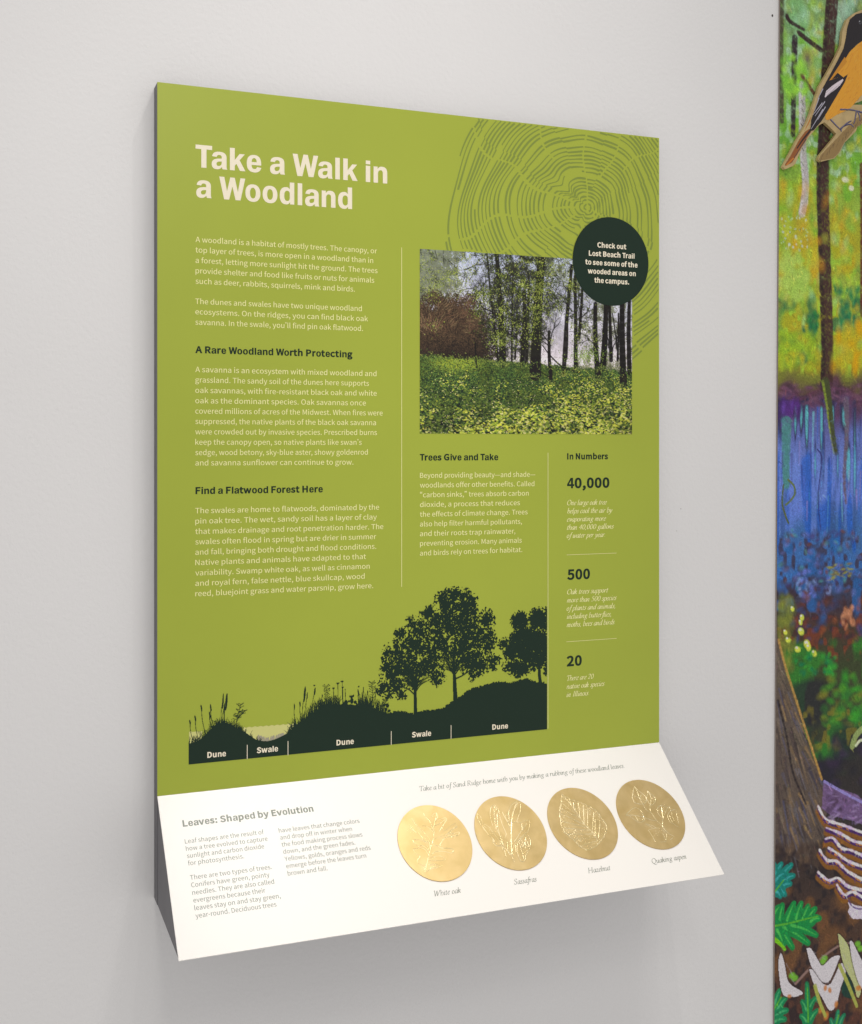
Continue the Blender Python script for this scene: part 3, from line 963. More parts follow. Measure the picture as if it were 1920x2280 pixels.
# wedge under the ledge, its cheek set back a hair from the box side so the joint shows
nx, nd = LB / LEN, -LA / LEN
G = T + 0.0006
prism('ledge_wedge', [(-T + 0.0006, HINGE + 0.0022), (0.0006 - nx * G, HINGE + 0.0022), (LA - nx * G - nx * 0.002, HINGE + LB - nd * G - nx * 0.002),
                      (-T + 0.0006, frontY - 0.0012)],
      0.0006, WIDTH - 0.0006, M['side'], sign)
pf = prism('printed_face', [(-T, TOP), (0, TOP), (0, HINGE), (-T, HINGE + 0.0006)], 0, WIDTH, M['green'], sign, 0.00025)
lg = prism('reading_ledge', [(-T * nx, HINGE + 0.0015), (0.0, HINGE), (LA, HINGE + LB), (LA - nx * T * 1.6, HINGE + LB - nd * T * 1.6)],
           0, WIDTH, M['white'], sign, 0.0003)
lg['label'] = 'white laminated ledge sloping out from the panel foot'

# printed tree rings -------------------------------------------------
cu, cv = FACE.at(900 + 1028 / 2.52, 200 + 660 / 2.52)
rng = random.Random(5)
ph = [rng.uniform(0, 6.28) for _ in range(14)]
V, Q = [], []


def ring_r(th, r):
    """how far ring r lies from the pith in direction th (0 right, down positive)"""
    k = 1 + 0.05 * math.sin(2 * th + 0.6 + 6 * r) + 0.030 * math.sin(3 * th + ph[0] + 14 * r) + 0.020 * math.sin(5 * th + ph[1] + 9 * r)
    k += 0.012 * math.sin(9 * th + ph[2] + 40 * r) * min(1, r / 0.05)
    left = math.exp(-((abs(math.atan2(math.sin(th - 3.0), math.cos(th - 3.0)))) / 0.75) ** 2)
    k += 0.36 * left * min(1, r / 0.02) * math.exp(-r / 0.13)
    notch = math.exp(-((math.atan2(math.sin(th + 2.55), math.cos(th + 2.55))) / 0.16) ** 2)
    k -= 0.36 * notch * math.exp(-((r - 0.03) / 0.035) ** 2)
    n2 = math.exp(-((math.atan2(math.sin(th - 2.1), math.cos(th - 2.1))) / 0.2) ** 2)
    k -= 0.20 * n2 * math.exp(-((r - 0.022) / 0.02) ** 2)
    down = math.exp(-((math.atan2(math.sin(th - 1.45), math.cos(th - 1.45))) / 0.7) ** 2)
    k += 0.22 * down * min(1, r / 0.15)
    return r * k


cracks = [(-1.62, 0.0), (-1.12, 0.1), (-2.35, 0.25), (3.05, -0.2), (2.62, 0.15), (-0.78, 0.1), (0.35, 0.2), (1.12, 0.0), (1.85, 0.1), (-2.95, 0.3)]


def crack_ang(i, r):
    a, b = cracks[i]
    return a + b * r * 4 + 0.05 * math.sin(r * 60 + i * 2.1)


r = 0.005
ringno = 0
while r < 0.222:
    ringno += 1
    width = rng.uniform(0.0026, 0.0034)
    starts = [(rng.uniform(0, 6.283), rng.uniform(0.25, 1.1)) for _ in range(rng.choice((0, 0, 1, 1, 2)))]
    if r < 0.02:
        starts = starts[:1]
    prev = None
    n = int(240 + r * 4200)
    for i in range(n + 1):
        th = -math.pi + 2 * math.pi * i / n
        ok = True
        sec = 0
        for c in range(len(cracks)):
            ca = crack_ang(c, r)
            d = math.atan2(math.sin(th - ca), math.cos(th - ca))
            reach = (0.0, 0.05, 0.09, 0.012, 0.02, 0.09, 0.01, 0.05, 0.03, 0.02)[c]
            if r > reach:
                if abs(d) * r < 0.0011:
                    ok = False
                if d > 0:
                    sec += c * 7 + 1
        for a0, wd in starts:
            if abs(math.atan2(math.sin(th - a0), math.cos(th - a0))) < wd / 2:
                ok = False
        rs = r + 0.0014 * math.sin(sec * 1.7)
        rr = ring_r(th, rs)
        w2 = width / 2 * (0.85 + 0.25 * math.sin(th * 7 + ringno))
        a = (cu + (rr - w2) * math.cos(th), cv + (rr - w2) * math.sin(th))
        b = (cu + (rr + w2) * math.cos(th), cv + (rr + w2) * math.sin(th))
        for p in (a, b):
            if p[0] > WIDTH - 0.0006 or p[1] < TOP + 0.0006:
                ok = False
        if ok:
            V += [a, b]
            j = len(V) - 2
            if prev is not None:
                Q.append((prev, prev + 1, j + 1, j))
            prev = j
        else:
            prev = None
    r += rng.choice((0.0060, 0.0060, 0.0064, 0.007, 0.0118, 0.0060))
W3 = FACE.world(V, 0.00012)
o = quads_obj('tree_ring_print', W3, [q[::-1] for q in Q], M['ring'], sign)
o['label'] = 'olive tree ring line pattern printed in the upper right corner'

# lettering on the green face ----------------------------------------
LIFT = 0.00016
zA = lambda x, y: (420 + x / 3.835, 300 + y / 3.835)
zB = lambda x, y: (420 + x / 3.835, 640 + y / 3.835)
zC = lambda x, y: (420 + x / 3.835, 1040 + y / 3.835)
z3 = lambda x, y: (900 + x / 2.52, 900 + y / 2.52)
z2 = lambda x, y: (900 + x / 2.52, 200 + y / 2.52)
zD = lambda x, y: (1240 + x / 7.481, 1000 + y / 7.481)
zE = lambda x, y: (1240 + x / 6.981, 1280 + y / 6.981)
z4 = lambda x, y: (380 + x / 2.0276, 1250 + y / 2.0276)
z5 = lambda x, y: (300 + x / 2.94, 1700 + y / 2.94)
z6 = lambda x, y: (850 + x / 2.205, 1640 + y / 2.205)


def L(z, s, x0, y0, x1):
    a = z(x0, y0)
    return (s, a[0], a[1], z(x1, 0)[0])


o = text_block('title_lettering', [L(zA, 'Take a Walk in', 60, 276, 1697), L(zA, 'a Woodland', 66, 533, 1397)],
               'bold', 0.0312, FACE, M['cream'], sign, LIFT, label='large cream two-line title lettering')
BODY = 0.00745
text_block('paragraph_lettering', [
    L(zA, 'A woodland is a habitat of mostly trees. The canopy, or', 60, 916, 1610),
    L(zA, 'top layer of trees, is more open in a woodland than in', 60, 1005, 1577),
    L(zA, 'a forest, letting more sunlight hit the ground. The trees', 60, 1093, 1614),
    L(zA, 'provide shelter and food like fruits or nuts for animals', 60, 1184, 1586),
    L(zA, 'such as deer, rabbits, squirrels, mink and birds.', 60, 1271, 1420)],
    'regular', BODY, FACE, M['text'], sign, LIFT, 'flush')
text_block('paragraph_lettering', [
    L(zB, 'The dunes and swales have two unique woodland', 58, 140, 1480),
    L(zB, 'ecosystems. On the ridges, you can find black oak', 58, 229, 1533),
    L(zB, 'savanna. In the swale, you’ll find pin oak flatwood.', 58, 318, 1490)],
    'regular', BODY, FACE, M['text'], sign, LIFT, 'flush')
text_block('heading_lettering', [L(zB, 'A Rare Woodland Worth Protecting', 58, 560, 1400)], 'bold', 0.0097, FACE, M['dark'], sign, LIFT)
text_block('paragraph_lettering', [
    L(zB, 'A savanna is an ecosystem with mixed woodland and', 58, 721, 1605),
    L(zB, 'grassland. The sandy soil of the dunes here supports', 58, 812, 1541),
    L(zB, 'oak savannas, with fire-resistant black oak and white', 58, 900, 1607),
    L(zB, 'oak as the dominant species. Oak savannas once', 58, 990, 1515),
    L(zB, 'covered millions of acres of the Midwest. When fires were', 58, 1078, 1658),
    L(zB, 'suppressed, the native plants of the black oak savanna', 58, 1166, 1601),
    L(zB, 'were crowded out by invasive species. Prescribed burns', 58, 1254, 1609),
    L(zB, 'keep the canopy open, so native plants like swan’s', 58, 1342, 1479),
    L(zB, 'sedge, wood betony, sky-blue aster, showy goldenrod', 58, 1432, 1531),
    L(zB, 'and savanna sunflower can continue to grow.', 58, 1521, 1408)],
    'regular', BODY, FACE, M['text'], sign, LIFT, 'flush')
text_block('heading_lettering', [L(zC, 'Find a Flatwood Forest Here', 60, 231, 1147)], 'bold', 0.0097, FACE, M['dark'], sign, LIFT)
text_block('paragraph_lettering', [
    L(zC, 'The swales are home to flatwoods, dominated by the', 58, 396, 1628),
    L(zC, 'pin oak tree. The wet, sandy soil has a layer of clay', 58, 483, 1608),
    L(zC, 'that makes drainage and root penetration harder. The', 58, 572, 1664),
    L(zC, 'swales often flood in spring but are drier in summer', 58, 661, 1603),
    L(zC, 'and fall, bringing both drought and flood conditions.', 58, 750, 1603),
    L(zC, 'Native plants and animals have adapted to that', 58, 838, 1516),
    L(zC, 'variability. Swamp white oak, as well as cinnamon', 58, 926, 1547),
    L(zC, 'and royal fern, false nettle, blue skullcap, wood', 58, 1015, 1504),
    L(zC, 'reed, bluejoint grass and water parsnip, grow here.', 58, 1104, 1577)],
    'regular', BODY, FACE, M['text'], sign, LIFT, 'flush')
text_block('heading_lettering', [L(z3, 'Trees Give and Take', 89, 316, 528)], 'bold', 0.0097, FACE, M['dark'], sign, LIFT)
text_block('paragraph_lettering', [
    L(z3, 'Beyond providing beauty—and shade—', 89, 415, 736),
    L(z3, 'woodlands offer other benefits. Called', 89, 468, 731),
    L(z3, '“carbon sinks,” trees absorb carbon', 89, 522, 699),
    L(z3, 'dioxide, a process that reduces', 89, 577, 650),
    L(z3, 'the effects of climate change. Trees', 89, 631, 693),
    L(z3, 'also help filter harmful pollutants,', 89, 686, 661),
    L(z3, 'and their roots trap rainwater,', 89, 741, 624),
    L(z3, 'preventing erosion. Many animals', 89, 796, 660),
    L(z3, 'and birds rely on trees for habitat.', 89, 850, 663)],
    'regular', BODY, FACE, M['text'], sign, LIFT, 'flush')
text_block('heading_lettering', [L(z3, 'In Numbers', 915, 310, 1144)], 'bold', 0.0097, FACE, M['dark'], sign, LIFT)
NUM = 0.0163
text_block('number_lettering', [L(z3, '40,000', 915, 472, 1152)], 'bold', NUM, FACE, M['dark'], sign, LIFT)
text_block('number_lettering', [L(z3, '500', 915, 986, 1043)], 'bold', NUM, FACE, M['dark'], sign, LIFT)
text_block('number_lettering', [L(z3, '20', 912, 1472, 997)], 'bold', NUM, FACE, M['dark'], sign, LIFT)
ITAL = 0.0079
text_block('caption_lettering', [
    L(zD, 'One large oak tree', 172, 935, 835), L(zD, 'helps cool the air by', 172, 1070, 926),
    L(zD, 'evaporating more', 168, 1205, 822), L(zD, 'than 40,000 gallons', 168, 1345, 953),
    L(zD, 'of water per year.', 165, 1480, 805)], 'italic', ITAL, FACE, M['text'], sign, LIFT)
text_block('caption_lettering', [
    L(zE, 'Oak trees support', 160, 303, 800), L(zE, 'more than 500 species', 155, 430, 932),
    L(zE, 'of plants and animals,', 152, 557, 908), L(zE, 'including butterflies,', 155, 684, 845),
    L(zE, 'moths, bees and birds.', 152, 812, 905)], 'italic', ITAL, FACE, M['text'], sign, LIFT)
text_block('caption_lettering', [
    L(zE, 'There are 20', 158, 1645, 575), L(zE, 'native oak species', 150, 1772, 745),
    L(zE, 'in Illinois.', 150, 1898, 500)], 'italic', ITAL, FACE, M['text'], sign, LIFT)


def bar(name, p, q, wd, plane, mat, parent, lift):
    (a, b), (c, d) = p, q
    if abs(a - c) < abs(b - d):
        a = c = (a + c) / 2
        uv = [(a - wd / 2, b), (a - wd / 2, d), (a + wd / 2, d), (a + wd / 2, b)]
    else:
        b = d = (b + d) / 2
        uv = [(a, b - wd / 2), (a, b + wd / 2), (c, b + wd / 2), (c, b - wd / 2)]
    return mesh_obj(name, plane.world(uv, lift), [(0, 1, 2, 3)], mat, parent)


bar('rule_line', FACE.at(894.5, 551), FACE.at(894.8, 1306.7), 0.0008, FACE, M['text'], sign, LIFT)
bar('rule_line', FACE.at(1220, 1008), FACE.at(1220.2, 1622), 0.0008, FACE, M['text'], sign, 0.0005)
bar('rule_line', FACE.at(*zD(165, 1765)), FACE.at(*zD(995, 1728)), 0.0006, FACE, M['text'], sign, LIFT)
bar('rule_line', FACE.at(*zE(150, 1042)), FACE.at(*zE(930, 985)), 0.0006, FACE, M['text'], sign, LIFT)

# round badge --------------------------------------------------------
bu, bv, bR = 0.7218, -0.2930, 0.0701
n = 96
ring = [(bu + bR * math.cos(i * 2 * math.pi / n), bv + bR * math.sin(i * 2 * math.pi / n)) for i in range(n)]
badge = mesh_obj('round_badge', FACE.world(ring, 0.0007), [tuple(range(n))[::-1]], M['dark'], sign)
badge['label'] = 'dark green circle with cream trail notice'
text_block('badge_lettering', [
    L(z2, 'Check out', 1083, 884, 1245), L(z2, 'Lost Beach Trail', 1035, 931, 1291),
    L(z2, 'to see some of the', 1015, 980, 1308), L(z2, 'wooded areas on', 1029, 1031, 1298),
    L(z2, 'the campus.', 1066, 1081, 1261)], 'bold', 0.0082, FACE, M['cream'], badge, 0.0009)
# ------------------------------------------------------------------ the printed woodland picture
pu0, pv0 = FACE.at(934.9, 554)
pu1, pv1 = FACE.at(1407.9, 967.5)
C = Canvas(FACE, pu0, pu1, pv0, pv1, 0.00055, seed=3)
H, Wd = C.h, C.w
g = C.rng
yy = np.linspace(0, 1, H)[:, None]
xx = np.linspace(0, 1, Wd)[None, :]
n1, n2, n3 = C.noise(40, seed=1), C.noise(12, seed=2), C.noise(4, seed=3)
n4, n5 = C.noise(2.2, seed=4), C.noise(1.3, seed=5)


def c3(r_, g_, b_):
    return np.array(lin((r_, g_, b_)), np.float32)


sky = c3(196, 204, 226) * (1 - yy[..., None] * 1.4).clip(0, 1) + c3(226, 214, 216) * (yy[..., None] * 1.4).clip(0, 1)
C.rgb[:] = sky + 0 * xx[..., None]


def field(mask, col, amt=1.0):
    m = np.clip(mask, 0, 1)[..., None] * amt
    C.rgb[:] = C.rgb * (1 - m) + np.asarray(col, np.float32) * m


P = lambda x, y: (x * Wd, y * H)


def branch(x, y, ang, ln, wd, depth, col, rr):
    pts = [(x, y)]
    a = ang
    for k in range(5):
        a += rr.uniform(-0.35, 0.35)
        pts.append((pts[-1][0] + math.cos(a) * ln / 5, pts[-1][1] + math.sin(a) * ln / 5))
    C.line(pts, wd, wd * 0.5, col, 0.9)
    if depth > 0:
        for k in range(rr.choice((2, 3))):
            i = rr.randint(2, 5)
            branch(pts[i][0], pts[i][1], a + rr.uniform(-1.0, 1.0), ln * rr.uniform(0.5, 0.8), wd * 0.55, depth - 1, col, rr)


rr = random.Random(8)
dk = c3(26, 21, 21)
# far foliage haze over the sky
field((n1 * 0.55 + n2 * 0.35 + n4 * 0.5 - 0.62 + 0.35 * np.clip((0.24 - xx) * 8, 0, 1) - 0.30 * np.exp(-((xx - 0.23) / 0.06) ** 2) * (yy < 0.3)
       - 0.35 * np.exp(-((xx - 0.64) / 0.09) ** 2) * (yy > 0.27)) * 5, c3(112, 118, 66), 0.8)
field((n2 * 0.5 + n5 * 0.6 + n1 * 0.3 - 0.80 - 0.35 * np.exp(-((xx - 0.64) / 0.09) ** 2) * (yy > 0.27)) * 6, c3(52, 56, 36), 0.8)
for k in range(26):
    x, y = P(rr.uniform(0, 0.5), rr.uniform(0, 0.3))
    branch(x, y, rr.uniform(-3.1, 0), rr.uniform(20, 60), 2.2, 2, dk, rr)
# brown thicket on the left
bx, by = xx - 0.13, yy - 0.47
dome = 1 - (bx / 0.235) ** 2 - (by / 0.25) ** 2 + (n1 - 0.5) * 0.7 + (n4 - 0.5) * 0.5
field(dome * 4, c3(90, 74, 56))
field(dome * 3 * (n4 > 0.5), c3(54, 44, 36), 0.8)
field(dome * 3 * (n5 > 0.72), c3(140, 110, 84), 0.5)
field(np.exp(-((xx - 0.27) / 0.08) ** 2 - ((yy - 0.36) / 0.09) ** 2) * 1.1 * dome.clip(0, 1), c3(142, 110, 86), 0.5)
field((yy - 0.47) * 9 * (xx < 0.33) * (dome > -0.3), c3(38, 28, 28), 0.8)
for k in range(420):                      # fine arching twigs of the thicket
    t = rr.uniform(-2.9, -0.3)
    q = rr.uniform(.35, 1.0)
    x, y = .14 + math.cos(t) * .21 * q, .50 + math.sin(t) * .24 * q
    e = (x + math.cos(t + rr.uniform(.3, 1.2)) * .03, y + math.sin(t + rr.uniform(.3, 1.2)) * .03)
    C.line([P(x, y), P((x + e[0]) / 2 + .003, (y + e[1]) / 2), P(*e)], 1.1, .7, c3(*rr.choice(((150, 122, 96), (124, 92, 70), (44, 32, 30), (166, 146, 108), (84, 62, 50)))), rr.uniform(.4, .9))
for k in range(90):
    x, y = P(rr.uniform(0, 0.33), rr.uniform(0.25, 0.57))
    branch(x, y, rr.uniform(-2.6, -0.4), rr.uniform(15, 40), 1.2, 1, c3(*rr.choice(((40, 30, 30), (130, 100, 78), (70, 52, 44)))), rr)
# ground
gl = 0.575 + 0.06 * (xx - 0.05).clip(0, 1) + (n2 - 0.5) * 0.02 + (n4 - 0.5) * 0.02
ground = (yy - gl) * 200
field(ground, c3(80, 96, 46))
field(np.clip(ground, 0, 1) * np.clip((n1 - 0.42) * 5, 0, 1), c3(38, 58, 42), 0.85)
field(np.clip(ground, 0, 1) * np.clip((n2 - 0.6) * 6, 0, 1), c3(84, 112, 60), 0.8)
field(np.clip(ground, 0, 1) * np.exp(-((xx - 0.17) / 0.10) ** 2 - ((yy - 0.615) / 0.035) ** 2) * 1.6, c3(158, 174, 66), 0.9)
field(np.clip(ground, 0, 1) * (n4 > 0.60), c3(30, 50, 34), 0.8)
field(np.clip(ground, 0, 1) * (n5 > 0.66), c3(104, 140, 74), 0.8)
yel = (yy - 0.84 + 0.25 * xx - 0.05) * 3.4 + 0.9 * np.exp(-((xx - 0.85) / 0.24) ** 2 - ((yy - 0.78) / 0.10) ** 2)
# trunks: x top, y top, x foot, y foot, width
for xt, yt, xf, yf, wd in ((.300, .0, .352, .60, .010), (.345, .0, .375, .61, .024), (.395, .25, .385, .60, .007), (.42, .1, .415, .59, .009),
                           (.44, .3, .43, .58, .008), (.475, .2, .463, .61, .021), (.495, .1, .483, .60, .014), (.555, .0, .525, .665, .048),
                           (.590, .42, .598, .70, .017), (.700, .04, .661, .65, .020), (.678, .3, .676, .57, .006), (.715, .10, .719, .625, .019),
                           (.755, .02, .735, .45, .014), (.815, .25, .828, .67, .025), (.868, .25, .852, .615, .030), (.885, .25, .893, .57, .018),
                           (.93, .3, .925, .57, .010), (.948, .22, .955, .71, .032), (.985, .2, .985, .64, .022), (.90, .30, .93, .56, .007),
                           (.535, .2, .51, .62, .02), (.365, .3, .362, .60, .014)):
    mid = ((xt + xf) / 2 + rr.uniform(-.006, .006), (yt + yf) / 2)
    C.line(spline([P(xt, yt), P(*mid), P(xf, yf)], 6), wd * Wd * 0.75, wd * Wd * 1.1, dk, 0.96, soft=1.2)
    C.line([P(xt + wd * .2, yt), P(xf + wd * .25, yf * 0.8)], 1.0, 0.6, c3(84, 66, 54), 0.3)
C.line([P(.247, .50), P(.252, .63)], 4, 5, dk, 0.95)
C.line([P(.210, .56), P(.210, .60)], 2, 2, dk, 0.9)
C.line(spline([P(.56, .50), P(.60, .56), P(.66, .62), P(.735, .645)], 6), 3, 7, dk, 0.95)
C.line(spline([P(.55, .645), P(.58, .67), P(.60, .68)], 4), 2, 4, dk, 0.9)
for x, y, a, ln in ((.598, .50, -1.9, 60), (.598, .47, -1.2, 66), (.595, .52, -2.3, 40), (.352, .45, -2.2, 70), (.33, .33, -2.5, 60),
                    (.555, .3, -0.8, 60), (.53, .3, -2.3, 60), (.70, .3, -2.1, 50), (.72, .35, -0.9, 60), (.74, .3, -2.1, 50), (.83, .5, -2.4, 50),
                    (.88, .5, -1.9, 50), (.92, .5, -2.0, 56), (.90, .52, -1.2, 50), (.35, .2, -1, 60), (.37, .12, -2.2, 60), (.20, .1, -0.3, 60)):
    branch(*P(x, y), a, ln, 4.0, 3, dk, rr)
field(np.exp(-((xx - 0.46) / 0.15) ** 2 - ((yy - 0.24) / 0.30) ** 2) * 3.4 * (n4 * .7 + n2 * .6 - .26) * (yy < 0.57), c3(46, 46, 34), 0.9)
field(np.exp(-((xx - 0.40) / 0.12) ** 2 - ((yy - 0.46) / 0.12) ** 2) * 2.6 * (n4 * .6 + n2 * .6 - .2) * (yy < 0.575), c3(36, 34, 28), 0.9)
for k in range(60):
    x, y = P(rr.uniform(0.28, 0.78), rr.uniform(0.0, 0.45))
    branch(x, y, rr.uniform(-2.9, -0.2), rr.uniform(20, 50), 2.0, 2, dk, rr)
# leaves
lc = [c3(*q) for q in ((162, 176, 72), (142, 158, 66), (116, 132, 56), (168, 178, 88), (88, 104, 48), (60, 72, 38), (186, 190, 116))]
for k in range(150):                      # shaded leaf masses first
    cx, cy, cr = rr.uniform(.24, .80), rr.uniform(0, .52), rr.uniform(.015, .045)
    if abs(cx - .64) < .05 and cy > .3:
        continue
    for _ in range(34):
        a, q = rr.uniform(0, 6.28), abs(rr.gauss(0, 0.7)) * cr
        C.blob(*P(cx + math.cos(a) * q, cy + math.sin(a) * q * 1.2), rr.uniform(1.4, 3.2), rr.uniform(1, 2),
               c3(*rr.choice(((50, 54, 34), (70, 78, 42), (38, 40, 30), (92, 104, 52)))), rr.uniform(.6, .95), rr.uniform(0, 3))
cl = [(rr.uniform(0, 1), rr.uniform(0, 0.5), rr.uniform(0.02, 0.07)) for _ in range(90)]
cl += [(rr.uniform(.28, .62), rr.uniform(.05, .5), rr.uniform(.03, .07)) for _ in range(35)] + [(.81, .40, .04), (.82, .46, .03), (.70, .37, .05), (.77, .5, .05), (.12, .12, .1), (.05, .05, .08), (.25, .3, .06), (.38, .2, .07), (.35, .45, .05)]
for cx, cy, cr in cl:
    if cx > 0.87 or (cx < 0.3 and cy > 0.26 and rr.random() < 0.8):
        continue
    for k in range(int(55 * cr / 0.05)):
        a, q = rr.uniform(0, 6.28), abs(rr.gauss(0, 0.6)) * cr
        x, y = P(cx + math.cos(a) * q, cy + math.sin(a) * q * 1.15)
        if y > 0.57 * H:
            continue
        C.blob(x, y, rr.uniform(1.1, 2.6), rr.uniform(0.8, 1.6), rr.choice(lc), rr.uniform(0.55, 0.95), rr.uniform(0, 3))
# bushes beyond
for k in range(500):
    x, y = rr.gauss(.77, .05), rr.gauss(.545, .03)
    if y < 0.6:
        C.blob(*P(x, y), rr.uniform(1, 2.5), rr.uniform(.8, 1.6), c3(*rr.choice(((128, 156, 66), (90, 120, 52), (160, 180, 90)))), 0.8, rr.uniform(0, 3))
# undergrowth: leaves of the ground cover, larger towards the front
for k in range(9000):
    x = rr.random()
    y = 0.60 + 0.40 * rr.random() ** 0.9
    if y < 0.585 + 0.06 * x:
        continue
    row, coln = min(int(y * H), H - 1), min(int(x * Wd), Wd - 1)
    ye = float(yel[row, coln]) + (n1[row, coln] - 0.5) * 1.6 + (n2[row, coln] - .5) * 1.2
    sz = 0.8 + 2.3 * (y - 0.55) / 0.45
    if rr.random() < 0.16 + 0.55 * max(0, (n2[row, coln] - 0.52)) * 2.2:
        col = c3(*rr.choice(((16, 26, 24), (28, 44, 34), (24, 34, 38))))
    elif ye > rr.uniform(-0.1, 1.0):
        col = c3(*rr.choice(((196, 202, 84), (172, 184, 70), (204, 210, 108), (140, 162, 60), (128, 150, 62), (200, 202, 140))))
    else:
        col = c3(*rr.choice(((86, 108, 52), (62, 84, 50), (106, 128, 60), (50, 70, 50), (132, 150, 72))))
    C.blob(x * Wd, y * H, sz * rr.uniform(1.2, 2.6), sz * rr.uniform(.6, 1.2), col, rr.uniform(.6, .95), rr.uniform(-.7, .7))
for k in range(420):
    x, y = rr.random(), 1 - 0.3 * rr.random() ** 1.5
    C.blob(x * Wd, y * H, 1.6, 1.0, c3(222, 222, 180), 0.8)
for xq, yq in ((.985, .93), (.945, .97), (.2, .93), (.27, .87), (.08, .95), (.30, .97)):
    for k in range(26):
        C.blob(*P(xq + rr.gauss(0, .018), yq + rr.gauss(0, .03)), 4, 3, c3(14, 20, 20), 0.4, soft=.8)
C.rgb[:] = C.rgb * (0.86 + 0.28 * n5[..., None])
C.rgb[:] = np.clip(C.rgb * (1 + (n1[..., None] - .5) * .5), 0, .9)
gm = np.clip(ground, 0, 1)[..., None]
C.rgb[:] = C.rgb * (1 + gm * (np.array([1.05, .98, .88], np.float32) - 1))
C.rgb[:] = np.clip(1.22 * C.rgb ** 1.16, 0, .88)
# feet of the nearest trunks stand in front of the first leaves
for xf, yf, wd in ((.598, .70, .017), (.955, .71, .034), (.828, .67, .027), (.525, .665, .05)):
    C.line([P(xf, yf - .07), P(xf, yf - 0.008)], wd * Wd, wd * Wd * 1.1, dk, 0.95, soft=1.5)
for k in range(1500):                     # leaves over the trunk feet and along the thicket's foot
    x = rr.random()
    base = 0.575 + 0.06 * x
    if rr.random() < .5:
        xf, yf = rr.choice(((.598, .70), (.955, .71), (.828, .67), (.525, .665), (.352, .60), (.375, .61), (.463, .61), (.661, .65), (.719, .625), (.852, .615)))
        x, y = xf + rr.gauss(0, .02), yf + rr.uniform(-.012, .02)
    else:
        y = base + rr.gauss(0, .014)
    col = rr.choice(((60, 84, 44), (96, 122, 56), (134, 152, 66), (40, 56, 36), (166, 176, 84)))
    C.blob(x * Wd, y * H, rr.uniform(1.2, 3), rr.uniform(.8, 1.8), c3(*col), rr.uniform(.5, .9), rr.uniform(-1, 1))
o = C.sheet('woodland_picture', M['photo'], sign, 0.0003)
o['label'] = 'printed photograph of trees over green undergrowth'

# ------------------------------------------------------------------ dune and swale silhouette
su0, sv0 = FACE.at(420.4, 1300)
su1, _ = FACE.at(1219.6, 1400)
_, sv1 = FACE.at(420.4, 1702.8)
_, svb2 = FACE.at(1218.4, 1622.4)
sv1 = (sv1 + svb2) / 2
cell = 0.0005
top = FACE.at(1050, 1295)[1]
D = Canvas(FACE, su0, su1, top, sv1, cell, seed=9)
q5 = lambda x, y: D.ij(400 + x / 3.528, 1500 + y / 3.528)
q6 = lambda x, y: D.ij(840 + x / 4.41, 1290 + y / 4.41)
rr = random.Random(21)
line5 = [(60, 552), (72, 548), (140, 525), (200, 480), (250, 430), (300, 390), (350, 385), (400, 400), (450, 425), (500, 450), (560, 490),
         (600, 515), (660, 528), (720, 522), (790, 495), (860, 455), (900, 410), (960, 370), (1020, 320), (1080, 290), (1140, 262),
         (1200, 245), (1300, 240), (1420, 250), (1480, 262), (1540, 280)]
line6 = [(0, 1300), (50, 1312), (100, 1325), (170, 1305), (250, 1300), (350, 1325), (420, 1302), (550, 1285), (620, 1280), (700, 1230),
         (760, 1190), (830, 1150), (900, 1090), (1000, 1060), (1100, 1030), (1200, 1012), (1300, 1020), (1400, 995), (1470, 985),
         (1560, 1010), (1690, 1027)]
gp = [q5(*p) for p in line5] + [q6(*p) for p in line6]
gp = spline(gp, 4)
D.poly(gp + [(D.w + 5, D.h + 5), (-5, D.h + 5)], None)
# leafy edge on the wooded part
for i in range(len(gp) - 1):
    if gp[i][0] > q6(-60, 0)[0]:
        for k in range(3):
            t = rr.random()
            x = gp[i][0] * (1 - t) + gp[i + 1][0] * t
            y = gp[i][1] * (1 - t) + gp[i + 1][1] * t
            D.blob(x, y + rr.uniform(-2.5, 3), rr.uniform(2, 5), rr.uniform(1.5, 4), None, 1, rr.uniform(0, 3), soft=.2)
GX = np.array([p[0] for p in gp])
GY = np.array([p[1] for p in gp])
gy = lambda x: float(np.interp(x, GX, GY))


def blade(x, h, lean, wd=2.2, y=None):
    y = gy(x) + 3 if y is None else y
    p = spline([(x, y), (x + lean * 0.25, y - h * 0.55), (x + lean, y - h)], 4)
    D.line(p, wd, 0.5, None, 1, soft=.5)
    return p[-1]


S5 = 3.528 * 0.00063 / cell / 0.00063   # picture pixels of the zoomed crop per cell, near enough
cpz = math.dist(q5(300, 300), q5(400, 300)) / 100
for a, b, n, h in ((72, 260, 46, 55), (260, 520, 75, 45), (545, 640, 14, 42), (840, 1000, 60, 60), (1000, 1130, 60, 85), (1110, 1260, 110, 75),
                   (1400, 1600, 120, 100), (1240, 1420, 30, 12), (1560, 1640, 26, 50)):
    for k in range(n):
        x = q5(rr.uniform(a, b), 300)[0]
        blade(x, rr.uniform(.35, 1) * h * cpz * 1.2, rr.gauss(0, 18) * cpz, rr.uniform(1.6, 2.8))


def head(x0, x1, y1, ln, wd, curve=0.0):
    a = q5(x0, 400)
    tip = q5(x1, y1)
    D.line(spline([(a[0], gy(a[0]) + 3), ((a[0] + tip[0]) / 2 - 3, (gy(a[0]) + tip[1]) / 2), tip], 5), 1.7, 1.3, None, 1, soft=.5)
    d = (tip[0] - a[0], tip[1] - gy(a[0]))
    m = math.hypot(*d)
    L_ = ln * cpz
    mid = (tip[0] - d[0] / m * L_ * .1, tip[1] - d[1] / m * L_ * .1)
    D.blob(mid[0], mid[1], L_ / 2, wd * cpz / 2, None, 1, math.atan2(d[1], d[0]), soft=.25)


